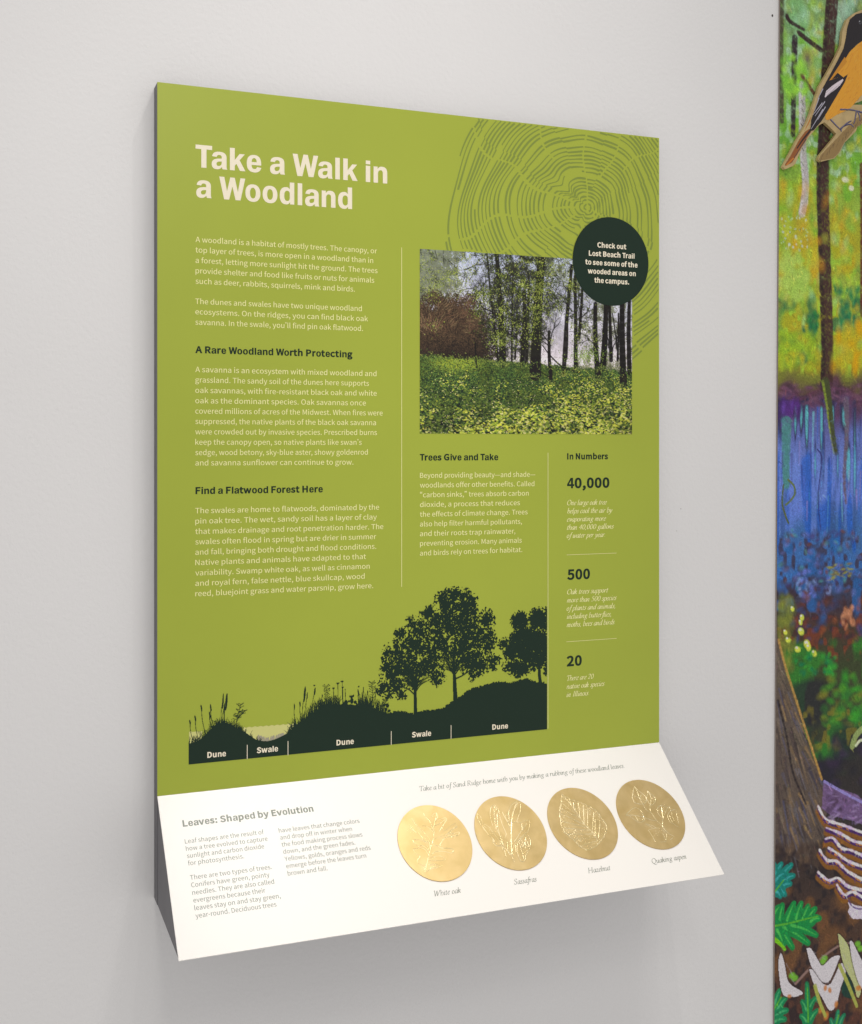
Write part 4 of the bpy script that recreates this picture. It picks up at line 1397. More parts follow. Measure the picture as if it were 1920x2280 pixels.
for x0, x1, y1, ln, wd in ((110, 80, 375, 42, 12), (150, 122, 345, 55, 12), (205, 170, 262, 60, 12), (268, 243, 258, 66, 12), (255, 236, 318, 66, 11),
                           (328, 341, 200, 140, 13), (352, 368, 205, 150, 20), (345, 350, 260, 90, 9), (915, 901, 248, 45, 9), (960, 945, 232, 48, 12),
                           (965, 983, 145, 140, 18), (995, 1002, 165, 60, 10), (1045, 1062, 130, 70, 14), (1120, 1120, 170, 30, 9),
                           (1420, 1403, 140, 60, 12), (1440, 1443, 120, 60, 7), (1476, 1477, 140, 30, 9), (1545, 1543, 118, 28, 9)):
    head(x0, x1, y1, ln, wd)
for x, y0, y1, w_ in ((1208, 250, 112, 26), (1242, 250, 72, 32), (1276, 250, 58, 30), (1280, 250, 105, 22), (1300, 245, 122, 9)):
    a, b = q5(x + 4, y0), q5(x, y1)
    D.line([a, b], 1.6, 1.3, None, 1, soft=.5)
    D.blob(b[0], b[1], w_ * cpz / 2, 5 * cpz, None, 1, 0, soft=.2)
    D.blob(b[0], b[1] + 4 * cpz, w_ * cpz / 4, 7 * cpz, None, 1, 0, soft=.2)
for x, y, rx, ry in ((1306, 225, 17, 22), (1290, 235, 10, 14), (1330, 215, 10, 9), (1352, 212, 15, 24), (1350, 182, 11, 14), (1364, 172, 8, 10), (1378, 222, 14, 14),
                     (1338, 176, 6, 9), (1390, 236, 8, 8), (1632, 250, 15, 17), (1620, 280, 13, 16), (1645, 290, 14, 12), (1606, 245, 8, 10), (1058, 90, 9, 6), (1406, 100, 8, 6)):
    a = q5(x, y)
    D.blob(a[0], a[1], rx * cpz, ry * cpz, None, 1, 0, soft=.15)
# feathery stems
for x0, pts in ((440, [(440, 400), (455, 330), (480, 240)]), (460, [(445, 380), (475, 330), (505, 295)]), (1155, [(1150, 250), (1160, 180), (1150, 100)]),
                (1515, [(1520, 260), (1516, 150), (1508, 70)]), (1590, [(1600, 290), (1612, 240), (1625, 190)])):
    p = spline([q5(*a) for a in pts], 6)
    D.line(p, 1.4, .9, None, 1, soft=.5)
    for k in range(4, len(p)):
        for s in (-1, 1):
            e = (p[k][0] + s * rr.uniform(4, 11), p[k][1] - rr.uniform(2, 8))
            D.line([p[k], e], 1.1, 1.1, None, 1, soft=.5)
            D.blob(e[0], e[1], 1.8, 1.2, None, 1, soft=.2)
# tree crowns: clumps broken up by fine noise
cp6 = math.dist(q6(700, 700), q6(800, 700)) / 100
fn, mn_, bn = D.noise(3.0, seed=31), D.noise(6, seed=32), D.noise(15, seed=33)
YI, XI = np.mgrid[0:D.h, 0:D.w]


def crown(lobes, dens, rough=1.0):
    f = np.zeros((D.h, D.w), np.float32) - 1
    for x, y, rx, ry in lobes:
        cx, cy = q6(x, y)
        d = np.sqrt(((XI - cx) / (rx * cp6)) ** 2 + ((YI - cy) / (ry * cp6)) ** 2)
        f = np.maximum(f, (1 - d) * np.minimum(rx, ry) / 60)
    m = np.clip(f * 1.7, -1, 1.0) + dens + rough * ((fn - .5) * 2.3 + (mn_ - .5) * 1.7 + (bn - .5) * 0.9)
    D.mask[:] = np.maximum(D.mask, ((m > 0.55) & (f > -0.30)).astype(np.float32))


crown([(690, 200, 125, 100), (860, 225, 120, 115), (780, 200, 110, 110), (500, 330, 72, 66), (600, 420, 105, 130), (700, 400, 130, 180), (860, 430, 160, 190),
       (1080, 420, 75, 115), (1050, 600, 115, 140), (900, 650, 210, 150), (1090, 820, 105, 80), (960, 850, 130, 90), (940, 940, 45, 45), (640, 620, 90, 170),
       (840, 720, 110, 110), (1180, 800, 40, 40), (600, 560, 90, 120)], 0.34)
crown([(240, 540, 64, 66), (400, 450, 105, 66), (110, 740, 58, 84), (250, 680, 100, 140), (430, 620, 170, 150), (560, 700, 110, 120), (130, 900, 95, 95),
       (75, 1060, 72, 66), (180, 1020, 90, 80), (300, 850, 170, 110), (480, 860, 150, 90), (590, 960, 76, 80), (235, 1130, 42, 48), (330, 1000, 60, 60), (120, 1110, 50, 40), (330, 390, 40, 26)], 0.34)
crown([(1400, 420, 90, 90), (1385, 345, 30, 26), (1580, 390, 105, 100), (1640, 400, 80, 110), (1250, 630, 56, 44), (1330, 700, 88, 84), (1450, 620, 160, 160),
       (1600, 680, 130, 160), (1300, 850, 66, 50), (1400, 870, 110, 76), (1520, 820, 60, 66), (1670, 860, 40, 60)], 0.62, 0.75)
for pts, w0, w1 in (([(770, 1210), (762, 1080), (758, 950)], 44, 30), ([(758, 960), (752, 820), (765, 640)], 28, 10), ([(752, 930), (700, 840), (650, 740)], 18, 7),
                    ([(758, 900), (810, 800), (870, 740)], 16, 6), ([(765, 975), (840, 940), (940, 870)], 14, 6), ([(745, 880), (720, 760), (700, 680)], 12, 5),
                    ([(765, 880), (790, 760), (800, 640)], 12, 5), ([(765, 930), (830, 850), (930, 790)], 10, 4),
                    ([(375, 1320), (374, 1200), (372, 1080)], 32, 24), ([(372, 1110), (340, 1000), (300, 900)], 16, 6), ([(376, 1100), (400, 1000), (440, 900)], 16, 6),
                    ([(372, 1090), (372, 980), (380, 860)], 14, 6), ([(365, 1130), (310, 1080), (230, 1050)], 12, 5), ([(385, 1090), (430, 1030), (520, 980)], 10, 4),
                    ([(360, 1060), (320, 1010), (270, 960)], 9, 4), ([(1605, 1030), (1592, 940), (1590, 830)], 34, 26), ([(1600, 1030), (1625, 1020)], 10, 8)):
    D.line(spline([q6(*a) for a in pts], 5), w0 * cp6, w1 * cp6, None, 1, soft=.6)
for k in range(90):
    x, y = rr.choice(((755, 900), (372, 1050)))
    a = rr.uniform(-2.7, -0.45)
    l1 = rr.uniform(90, 210)
    p = [(x + rr.uniform(-15, 15), y + rr.uniform(-60, 30))]
    for j in range(3):
        a += rr.uniform(-.25, .25)
        p.append((p[-1][0] + math.cos(a) * l1 / 3, p[-1][1] + math.sin(a) * l1 / 3))
    D.line([q6(*t) for t in p], 1.7, .9, None, 1, soft=.5)
xr = int(D.ij(1218.6, 1500)[0])
D.mask[:, xr:] = 0
sil = D.runs('landscape_silhouette', M['dark'], sign, 0.0003)
sil['label'] = 'dark green silhouette of dunes, grasses and three trees'
# pale water or sand between the dunes, printed under the silhouette
wav = [(q5(-10, 452))] + [q5(130, 450), q5(135, 520), q5(100, 560), q5(-10, 590)]
E_ = Canvas(FACE, su0, su1, top, sv1, cell)
E_.poly([q5(*p) for p in ((72, 455), (180, 452), (180, 520), (72, 580))], None)
ed = [(500, 415)]
x = 505
while x < 905:
    ed += [(x, 418 - (x - 500) * .075), (x + 17, 424 - (x - 500) * .075), (x + 34, 418 - (x - 500) * .075)]
    x += 44
E_.poly([q5(*p) for p in ed + [(905, 395), (905, 480), (700, 560), (560, 530), (500, 480)]], None)
E_.mask *= (1 - D.mask)
full = E_.mask.copy()
split = int(q5(320, 400)[0])
E_.mask[:, split:] = 0
E_.runs('sand_print', M['pale'], sil, 0.00022)
E_.mask[:] = full
E_.mask[:, :split] = 0
E_.runs('sand_print', M['pale'], sil, 0.00022)
E_.mask[:] = 0
for k in range(200):
    xq = rr.uniform(610, 830)
    yb = 530 - abs(xq - 690) * 0.30
    p = [q5(xq, yb + 8), q5(xq + rr.uniform(-6, 6), yb - rr.uniform(8, 32))]
    E_.line(p, 2.4, 1.2, None, 1, soft=.5)
E_.mask *= (1 - D.mask)
E_.runs('mist_print', M['haze'], sil, 0.00026)
for s, x0, y0, x1 in (('Dune', 166, 887, 250), ('Swale', 389, 866, 485), ('Dune', 749, 831, 827), ('Swale', 1089, 795, 1176), ('Dune', 1452, 760, 1523)):
    text_block('silhouette_lettering', [L(z4, s, x0, y0, x1)], 'bold', 0.0081, FACE, M['cream'], sil, 0.00045)
for x, y0, y1 in ((346, 828, 892), (530, 811, 875), (996, 766, 828), (1266, 739, 800)):
    bar('tick_mark', FACE.at(*z4(x, y0)), FACE.at(*z4(x, y1)), 0.0009, FACE, M['cream'], sil, 0.00045)

# ------------------------------------------------------------------ ledge lettering and brass discs
GL = 0.00016
text_block('heading_lettering', [L(z5, 'Leaves: Shaped by Evolution', 317, 415, 1173)], 'bold', 0.0092, LEDGE, M['grey_text'], sign, GL)
c1 = [(331, 525, 'Leaf shapes are the result of', 848), (338, 572, 'how a tree evolved to capture', 872),
      (344, 620, 'sunlight and carbon dioxide', 850), (352, 668, 'for photosynthesis.', 718)]
c2 = [(367, 762, 'There are two types of trees.', 900), (372, 811, 'Conifers have green, pointy', 885), (380, 861, 'needles. They are also called', 915),
      (386, 911, 'evergreens because their', 858), (393, 962, 'leaves stay on and stay green,', 957), (400, 1013, 'year-round. Deciduous trees', 930)]
c4 = [(947, 453, 'have leaves that change colors', 1474), (956, 499, 'and drop off in winter when', 1425), (966, 545, 'the food making process slows', 1493),
      (975, 592, 'down, and the green fades.', 1446), (985, 640, 'Yellows, golds, oranges and reds', 1547),
      (995, 687, 'emerge before the leaves turn', 1518), (1004, 734, 'brown and fall.', 1265)]
for blk in (c1, c2, c4):
    text_block('paragraph_lettering', [L(z5, s, x0, y0, x1) for x0, y0, s, x1 in blk], 'light', 0.0059, LEDGE, M['grey_text'], sign, GL, 'flush')
text_block('caption_lettering', [L(z6, 'Take a bit of Sand Ridge home with you by making a rubbing of these woodland leaves.', 190, 268, 1193)],
           'italic_fine', 0.0073, LEDGE, M['grey_text'], sign, GL)
for s, x0, y0, x1 in (('White oak', 262, 785, 391), ('Sassafras', 653, 727, 765), ('Hazelnut', 1016, 671, 1127), ('Quaking aspen', 1331, 624, 1498)):
    text_block('caption_lettering', [L(z6, s, x0, y0, x1)], 'italic_fine', 0.0071, LEDGE, M['grey_text'], sign, GL)

OAK = ((870, 1780), [
    [(650, 1440), (700, 1300), (740, 1120), (780, 960), (830, 800), (850, 650), (845, 520), (880, 400), (895, 270)],
    [(895, 270), (920, 340), (900, 400), (940, 410), (1050, 370), (1095, 400), (1060, 460), (1000, 560), (950, 640)],
    [(1000, 560), (1050, 620), (1180, 520), (1270, 485), (1295, 540), (1220, 600), (1110, 690)],
    [(1110, 690), (1200, 680), (1340, 650), (1300, 720), (1150, 740), (1050, 770), (980, 870), (970, 910)],
    [(860, 930), (900, 915), (1000, 960), (1180, 970), (1225, 1020), (1190, 1060), (1050, 1030), (900, 1030), (790, 1090)],
    [(765, 1160), (850, 1130), (970, 1120), (1060, 1170), (1040, 1200), (900, 1210), (755, 1210)],
    [(690, 1430), (800, 1370), (950, 1330), (870, 1280), (740, 1290)],
    [(850, 540), (960, 480), (1070, 400)], [(855, 790), (960, 740), (1080, 700), (1270, 540)], [(830, 880), (850, 860)],
    [(895, 270), (840, 290), (800, 340), (780, 350)], [(640, 280), (680, 350), (760, 430), (800, 520), (835, 620)],
    [(610, 530), (680, 530), (760, 570), (820, 640)], [(380, 370), (430, 420), (520, 530), (600, 600), (680, 690), (720, 740)],
    [(370, 520), (450, 620), (560, 690), (620, 760), (650, 830), (740, 850), (780, 950)], [(420, 390), (480, 500), (560, 570), (650, 640)],
    [(440, 800), (520, 800), (640, 830)], [(440, 800), (450, 860), (560, 940), (590, 950)], [(430, 980), (520, 970), (600, 960), (680, 1000), (745, 1100)],
    [(430, 980), (500, 1080), (570, 1120), (530, 1200), (540, 1260), (640, 1310), (690, 1330)], [(650, 800), (700, 900), (760, 1010)], [(560, 910), (650, 930), (740, 1010)]],
    [(430, 620, 200, 60, 30), (850, 1330, 110, 60, 60), (760, 840, 130, 100, 60), (1200, 710, 110, 50, 40), (660, 1350, 50, 60, 20), (820, 1200, 90, 30, 14)])
SAS = ((1040, 1760), [
    [(870, 1250), (860, 1000), (870, 800), (870, 600), (830, 560), (815, 440), (850, 330), (900, 260), (1000, 210), (1050, 300), (1030, 450),
     (990, 560), (980, 620), (1040, 640), (1130, 600), (1210, 600), (1225, 700), (1180, 820), (1080, 900), (960, 1030), (900, 1150), (880, 1270), (930, 1420)],
    [(880, 1200), (862, 900), (870, 600), (920, 380), (990, 250)], [(920, 1020), (1000, 900), (1080, 780), (1170, 660)],
    [(870, 1280), (720, 1100), (640, 880), (600, 700), (590, 600), (590, 480), (620, 410), (560, 320), (520, 290), (470, 340), (450, 450), (470, 600), (500, 700)],
    [(530, 330), (530, 500), (560, 700), (640, 900), (700, 1080)], [(620, 410), (640, 520), (690, 680), (760, 850), (740, 950)],
    [(190, 460), (210, 580), (300, 720), (400, 850), (500, 950), (545, 1010)], [(190, 460), (260, 520), (300, 640), (420, 720), (520, 860), (640, 1000), (700, 1180)],
    [(500, 990), (560, 1090), (700, 1110), (760, 1300)], [(740, 520), (790, 460), (820, 560), (800, 620), (740, 520)], [(690, 430), (750, 560), (800, 640), (850, 760)],
    [(1010, 1000), (1100, 910), (1200, 900), (1240, 1000), (1220, 1150), (1160, 1270), (1110, 1400), (1040, 1380), (980, 1200), (980, 1080), (1010, 1000)],
    [(1040, 960), (1100, 1080), (1050, 1140)], [(1150, 930), (1130, 1100), (1180, 1000), (1200, 1100)], [(950, 1080), (960, 1220)], [(1010, 990), (1060, 1160), (1110, 1340)],
    [(790, 1020), (800, 1200), (850, 1270)], [(880, 460), (960, 480)], [(890, 640), (970, 620)], [(1080, 780), (1070, 660)], [(1080, 780), (1150, 840)], [(320, 700), (370, 740)]],
    [(960, 300, 60, 70, 40), (1140, 1120, 90, 150, 90), (560, 380, 40, 60, 20), (450, 800, 80, 100, 25), (700, 1020, 90, 110, 40), (560, 700, 40, 120, 24), (860, 1000, 40, 120, 24)])
HAZ_OUT = [(440, 260), (600, 350), (750, 400), (900, 460), (1030, 520), (1150, 620), (1230, 730), (1300, 830), (1330, 900), (1310, 1020), (1250, 1130),
           (1180, 1220), (1060, 1310), (940, 1350), (850, 1320), (740, 1240), (690, 1170), (600, 1090), (500, 1010), (450, 900), (410, 720), (400, 580), (430, 420), (440, 260)]
rr = random.Random(4)
ser = []
for i in range(len(HAZ_OUT) - 1):
    for k in range(6):
        t = k / 6
        ser.append((HAZ_OUT[i][0] * (1 - t) + HAZ_OUT[i + 1][0] * t + rr.uniform(-14, 14), HAZ_OUT[i][1] * (1 - t) + HAZ_OUT[i + 1][1] * t + rr.uniform(-14, 14)))
HAZ = ((1200, 1740), [ser, [(440, 260), (620, 460), (760, 660), (900, 860), (1060, 1020), (1150, 1180)]] + [
    [a, ((a[0] + b[0]) / 2 + rr.uniform(-8, 8), (a[1] + b[1]) / 2), b] for a, b in (
        ((620, 470), (595, 360)), ((710, 590), (670, 420)), ((800, 700), (770, 430)), ((880, 850), (860, 480)), ((955, 930), (960, 530)),
        ((1040, 1010), (1070, 620)), ((1100, 1080), (1100, 750)), ((1160, 1120), (1200, 840)), ((700, 620), (450, 440)), ((790, 720), (430, 530)),
        ((870, 850), (430, 640)), ((900, 900), (440, 790)), ((980, 960), (480, 920)), ((1060, 1040), (560, 1040)), ((1100, 1100), (680, 1150)), ((1140, 1170), (800, 1280)))],
    [(860, 850, 420, 420, 0)])
ASP = ((1350, 1720), [
    [(550, 280), (620, 360), (700, 420), (770, 490), (780, 570), (720, 630), (620, 620), (550, 590), (510, 500), (520, 400), (550, 280)],
    [(560, 300), (610, 400), (640, 500), (710, 620)], [(650, 520), (680, 440)], [(620, 510), (540, 460)],
    [(800, 360), (860, 420), (940, 490), (960, 570), (900, 640), (850, 630), (800, 540), (780, 500), (810, 420), (800, 360)],
    [(800, 360), (865, 480), (865, 640)],
    [(380, 840), (470, 750), (560, 700), (640, 730), (700, 800), (730, 880), (740, 940), (690, 980), (620, 980), (560, 940), (480, 880), (380, 840)],
    [(380, 840), (560, 850), (740, 890)], [(560, 850), (620, 960)], [(1080, 650), (1210, 690), (1230, 670), (1260, 760)], [(1080, 650), (1000, 700), (1020, 820), (1100, 900)],
    [(1070, 660), (1090, 760), (1110, 900)], [(1350, 730), (1260, 760), (1210, 830), (1210, 900), (1250, 980), (1320, 1020), (1410, 1080)],
    [(1370, 780), (1390, 900), (1420, 1010)], [(1270, 800), (1300, 890), (1330, 960)], [(1240, 850), (1260, 920), (1300, 980)],
    [(820, 1140), (950, 1100), (1070, 1110), (1130, 1170), (1180, 1220), (1170, 1330), (1140, 1280), (1100, 1200)], [(820, 1140), (900, 1260), (960, 1370)],
    [(1060, 1375), (1180, 1360)], [(760, 1010), (900, 1090)], [(800, 1020), (900, 1050), (980, 1100)],
    [(720, 640), (780, 740), (880, 810), (960, 920), (1090, 1060), (1150, 1140), (1230, 1210), (1330, 1260)], [(860, 640), (855, 740), (880, 810)],
    [(740, 890), (850, 930), (980, 960)], [(1230, 680), (1180, 740), (1110, 910), (1100, 1000), (1110, 1080), (1150, 1140)], [(1250, 1330), (1300, 1290)]],
    [(720, 540, 50, 60, 20), (900, 560, 40, 50, 14), (640, 940, 60, 30, 14), (990, 1200, 120, 90, 30), (1110, 700, 70, 50, 12)])
DISC = [(0.37832, OAK, 'white oak'), (0.49827, SAS, 'sassafras'), (0.61805, HAZ, 'hazelnut'), (0.73715, ASP, 'quaking aspen')]
dR, dV, dT = 0.05488, 0.11252, 0.0014
for du, (org, lines, spots), who in DISC:
    n = 128
    top_ = [(du + (dR - .0002) * math.cos(i * 2 * math.pi / n), dV + (dR - .0002) * math.sin(i * 2 * math.pi / n)) for i in range(n)]
    low = [(du + dR * math.cos(i * 2 * math.pi / n), dV + dR * math.sin(i * 2 * math.pi / n)) for i in range(n)]
    vs = np.concatenate([LEDGE.world(top_, dT), LEDGE.world(low, dT - .0002), LEDGE.world(low, 0.00005)])
    fs = [tuple(range(n))[::-1]]
    for k in range(n):
        j = (k + 1) % n
        fs += [(k, j, n + j, n + k), (n + k, n + j, 2 * n + j, 2 * n + k)]
    disc = mesh_obj('brass_disc', vs, fs, M['brass'], sign)
    disc['label'] = {'white oak': 'brass disc embossed with a lobed oak leaf spray', 'sassafras': 'brass disc embossed with mitten-shaped sassafras leaves',
                     'hazelnut': 'brass disc embossed with one toothed ribbed leaf', 'quaking aspen': 'brass disc embossed with small leaves on a branching twig'}[who]
    V, F = [], []
    rr = random.Random(hash(who) % 1000 if False else len(who))
    conv = lambda p: LEDGE.at(org[0] + p[0] / 8.82, org[1] + p[1] / 8.82)
    for ln in lines:
        p = spline([conv(q) for q in ln], 3 if len(ln) > 30 else 6)
        p = [(a + rr.gauss(0, .00008), b + rr.gauss(0, .00008)) for a, b in p]
        hw = 0.00036 * rr.uniform(.8, 1.25)
        Lr, Rr = ribbon(p, lambda a, f: hw * 2 * rr.uniform(.75, 1.2))
        b = len(V)
        for l, c, r_ in zip(Lr, p, Rr):
            hh = .00019 * rr.uniform(.7, 1.15)
            mid1 = ((l[0] + c[0]) / 2, (l[1] + c[1]) / 2)
            mid2 = ((r_[0] + c[0]) / 2, (r_[1] + c[1]) / 2)
            V += [(l, dT - .00005), (mid1, dT + hh * .75), (c, dT + hh), (mid2, dT + hh * .75), (r_, dT - .00005)]
        for k in range(len(p) - 1):
            q = b + 5 * k
            F += [(q + m, q + m + 1, q + m + 6, q + m + 5) for m in range(4)]
    pts = []
    for x, y, rx, ry, cnt in spots:
        if cnt == 0:
            while len(pts) < 900:
                a, b_ = x + rr.uniform(-1, 1) * 480, y + rr.uniform(-1, 1) * 560
                if inside((a, b_), HAZ_OUT):
                    edge = min(math.dist((a, b_), h) for h in HAZ_OUT)
                    if rr.random() < (1.0 if edge < 150 else 0.28) or (b_ > 950):
                        pts.append((a, b_))
        for _ in range(cnt):
            pts.append((x + rr.gauss(0, .55) * rx, y + rr.gauss(0, .55) * ry))
    for q in pts:
        a, b_ = conv(q)
        rad = rr.uniform(.00025, .0005)
        k0 = len(V)
        an = rr.uniform(0, 6)
        for k in range(5):
            V.append(((a + rad * math.cos(an + k * 1.2566), b_ + rad * math.sin(an + k * 1.2566) * rr.uniform(.6, 1.4)), dT - .00005))
        V.append(((a + rr.gauss(0, rad * .2), b_ + rr.gauss(0, rad * .2)), dT + rad * .55))
        F += [(k0 + k, k0 + (k + 1) % 5, k0 + 5) for k in range(5)]
    uv = [v[0] for v in V]
    lf = [v[1] for v in V]
    W3 = LEDGE.world(uv, lf)
    F2 = []
    for f in F:
        cr = np.cross(W3[f[1]] - W3[f[0]], W3[f[2]] - W3[f[0]])
        F2.append(f if cr @ LEDGE.n > 0 else f[::-1])
    mesh_obj('leaf_relief', W3, F2, M['brass_relief'], disc, smooth=True)
adopt(sign)
# ------------------------------------------------------------------ mural board with painted swamp forest
MU0, MU1, MV0, MV1 = 0.0, 0.62, -0.93, 1.16
mural = empty('mural_board', tuple(MURAL.world([(MU1 / 2, MV1)], 0)[0]), 'tall painted woodland and blue water mural board at the right', 'mural')
for c_ in ((0,),):
    b4 = [(MU0, MV0), (MU1, MV0), (MU1, MV1), (MU0, MV1)]
    fr = MURAL.world(b4, -0.0002)
    bk = MURAL.world(b4, -0.0033)
    mesh_obj('board', list(fr) + list(bk), [(3, 2, 1, 0), (4, 5, 6, 7), (0, 1, 5, 4), (1, 2, 6, 5), (2, 3, 7, 6), (3, 0, 4, 7)], M['board_edge'], mural)
cell = 0.00125
K = Canvas(MURAL, MU0, MU1, MV0, MV1, cell, seed=11)
PXS = 1 / (math.dist(K.ij(1750, 1000), K.ij(1850, 1000)) / 100)   # photo pixels per cell
n1, n2, n3, n4 = K.noise(60, 40, 1), K.noise(20, 26, 2), K.noise(7, 9, 3), K.noise(2.2, 2.6, 4)
nv = K.noise(5, 70, 6)      # vertical streaks
nd2 = K.noise(1.2, 1.2, 8)
ycol = np.arange(K.h)
ypx = np.interp(ycol, [K.ij(1820, y)[1] for y in range(-200, 2600, 100)], list(range(-200, 2600, 100)))[:, None]
bands = [(-200, (150, 178, 140)), (0, (128, 160, 104)), (150, (126, 166, 96)), (300, (110, 158, 70)), (420, (138, 168, 70)), (560, (160, 160, 62)),
         (640, (138, 160, 72)), (760, (142, 156, 60)), (830, (112, 112, 56)), (862, (88, 60, 66)), (900, (86, 62, 92)), (960, (96, 104, 160)),
         (1040, (112, 134, 204)), (1130, (104, 128, 202)), (1190, (72, 108, 160)), (1260, (66, 108, 170)), (1310, (58, 62, 84)), (1380, (72, 52, 46)), (1480, (58, 66, 42)),
         (1580, (64, 72, 44)), (1700, (46, 44, 44)), (1900, (54, 46, 44)), (2100, (74, 54, 44)), (2280, (84, 54, 44)), (2600, (70, 50, 44))]
by = [b[0] for b in bands]
for ch in range(3):
    K.rgb[..., ch] = np.interp(ypx + (n2 - .5) * 60, by, [lin(b[1])[ch] for b in bands])


def wash(mask, col, amt=1.0):
    m = (np.clip(mask, 0, 1) * amt)[..., None]
    K.rgb[:] = K.rgb * (1 - m) + c3(*col) * m


def bandm(y0, y1, s=30):
    return np.clip((ypx - y0) / s, 0, 1) * np.clip((y1 - ypx) / s, 0, 1)


wash(bandm(-200, 820) * (n2 - .5) * 5, (112, 172, 62), .75)
wash(bandm(-200, 400) * (n3 - .55) * 6, (168, 200, 168), .7)
wash(bandm(-200, 340) * (n1 - .55) * 6, (84, 104, 78), .6)
wash(bandm(380, 840) * (n1 - .52) * 5, (186, 164, 52), .5)
wash(bandm(560, 840) * (n3 - .6) * 6, (156, 194, 74), .8)
wash(bandm(620, 830) * (n2 - .66) * 9, (36, 102, 70), .8)
wash(bandm(880, 1230, 20) * (nv - .5) * 5, (52, 78, 128), .6)
wash(bandm(880, 1010, 20) * (nv - .58) * 8, (50, 40, 66), .8)
wash(bandm(900, 1120, 20) * (nv - .72) * 10, (110, 190, 200), .7)
wash(bandm(1000, 1240, 20) * (K.noise(9, 60, 12) - .55) * 5, (44, 92, 180), .7)
wash(bandm(1180, 1420) * (n3 - .5) * 6, (60, 44, 50), .8)
wash(bandm(1180, 1400) * (n2 - .62) * 8, (52, 100, 160), .8)
wash(bandm(1360, 1480) * (n3 - .62) * 8, (120, 62, 44), .7)
wash(bandm(1420, 1700) * (n2 - .55) * 6, (52, 122, 48), .8)
wash(bandm(1420, 1800) * (n1 - .55) * 6, (36, 34, 44), .8)
wash(bandm(1560, 1680) * (n3 - .55) * 6, (128, 118, 50), .6)
wash(bandm(1850, 2600) * (n3 - .5) * 5, (36, 30, 34), .8)
wash(bandm(1950, 2600) * (n2 - .56) * 6, (120, 84, 52), .6)
rr = random.Random(17)
KP = lambda pts, s=5: spline([K.ij(x, y) for x, y in pts], s)
tex = np.clip(0.82 + (n4 - .35) * 0.8, 0, 1)


def tree(pts, w, col, hi=None, a=.92):
    K.line(KP(pts), w[0] / PXS, w[1] / PXS, c3(*col), a, soft=2.0, tex=tex)
    if hi:
        K.line([(x - w[0] * .3 / PXS, y) for x, y in KP(pts)], w[0] * .3 / PXS, w[1] * .3 / PXS, c3(*hi), .45, soft=2, tex=tex)


def daubs(x0, x1, y0, y1, n, cols, rx=(3, 8), ry=(3, 9), a=(.3, .8)):
    for _ in range(n):
        x, y = K.ij(rr.uniform(x0, x1), rr.uniform(y0, y1))
        K.blob(x, y, rr.uniform(*rx) / PXS, rr.uniform(*ry) / PXS, c3(*rr.choice(cols)), rr.uniform(*a), rr.uniform(-.5, .5), soft=.8)


daubs(1730, 2100, -50, 800, 900, ((140, 186, 78), (166, 190, 90), (112, 160, 66), (176, 190, 80), (160, 200, 140), (92, 140, 70), (186, 170, 66)), (5, 16), (6, 24), (.25, .7))
daubs(1755, 1800, 0, 90, 30, ((146, 190, 150), (120, 170, 110)), (8, 16), (8, 20))
daubs(1850, 1900, 0, 90, 30, ((170, 196, 176), (150, 190, 160)), (10, 20), (10, 30))
# trunks behind the bird
tree([(1742, -60), (1739, 100), (1741, 270)], (12, 10), (70, 66, 52))
tree([(1770, 85), (1768, 180), (1766, 300)], (13, 10), (48, 34, 44))
tree([(1858, -60), (1846, 100), (1838, 260), (1832, 400), (1836, 560), (1842, 760), (1840, 860)], (28, 28), (66, 44, 42), (30, 22, 26))
tree([(1778, 72), (1800, 90), (1830, 112)], (9, 9), (52, 34, 36))
tree([(1752, 35), (1760, 48), (1790, 66)], (8, 6), (50, 36, 36))
tree([(1784, 165), (1800, 190), (1818, 215)], (7, 7), (96, 64, 52))
tree([(1786, 190), (1788, 330), (1794, 400), (1792, 440), (1786, 475)], (15, 15), (176, 172, 172), (214, 214, 218), .95)
for k in range(14):
    y = rr.uniform(200, 400)
    K.line(KP([(1783 + rr.uniform(0, 4), y), (1790, y + rr.uniform(4, 12))], 1), 1.2, 1, c3(50, 40, 40), .7)
tree([(1921, 370), (1922, 500), (1921, 700)], (14, 12), (96, 50, 44))
for x in (1965, 2040, 2110, 2190):
    tree([(x, -60), (x - 8, 300), (x + 5, 850)], (22, 26), (66, 46, 42), (34, 26, 28))
K.blob(*K.ij(1798, 132), 12 / PXS, 22 / PXS, c3(62, 52, 84), .7, soft=.9)
daubs(1745, 1795, 120, 210, 26, ((150, 206, 80), (120, 180, 70)), (7, 14), (8, 16), (.6, .95))
daubs(1735, 1900, 390, 640, 60, ((204, 164, 56), (206, 150, 60), (190, 196, 84)), (6, 14), (10, 30), (.2, .5))
daubs(1740, 1800, 480, 560, 40, ((190, 206, 196), (176, 200, 150)), (2, 4), (2, 4), (.6, .9))
K.blob(*K.ij(1882, 400), 9 / PXS, 6 / PXS, c3(220, 226, 190), .9)
K.blob(*K.ij(1896, 419), 7 / PXS, 6 / PXS, c3(220, 226, 190), .9)
daubs(1740, 1800, 560, 660, 50, ((158, 190, 92), (170, 194, 100)), (8, 18), (10, 22), (.5, .8))
daubs(1870, 1915, 640, 740, 40, ((30, 104, 74), (40, 122, 74)), (5, 10), (8, 20), (.5, .9))
daubs(1790, 1822, 700, 745, 20, ((30, 96, 66), (50, 122, 62)), (5, 9), (6, 14), (.6, .9))
daubs(1735, 1820, 740, 820, 50, ((150, 180, 60), (176, 170, 60), (120, 150, 50)), (8, 18), (8, 16), (.5, .8))
daubs(1855, 1925, 720, 820, 40, ((190, 170, 60), (166, 176, 66), (206, 160, 50)), (8, 16), (10, 26), (.5, .8))
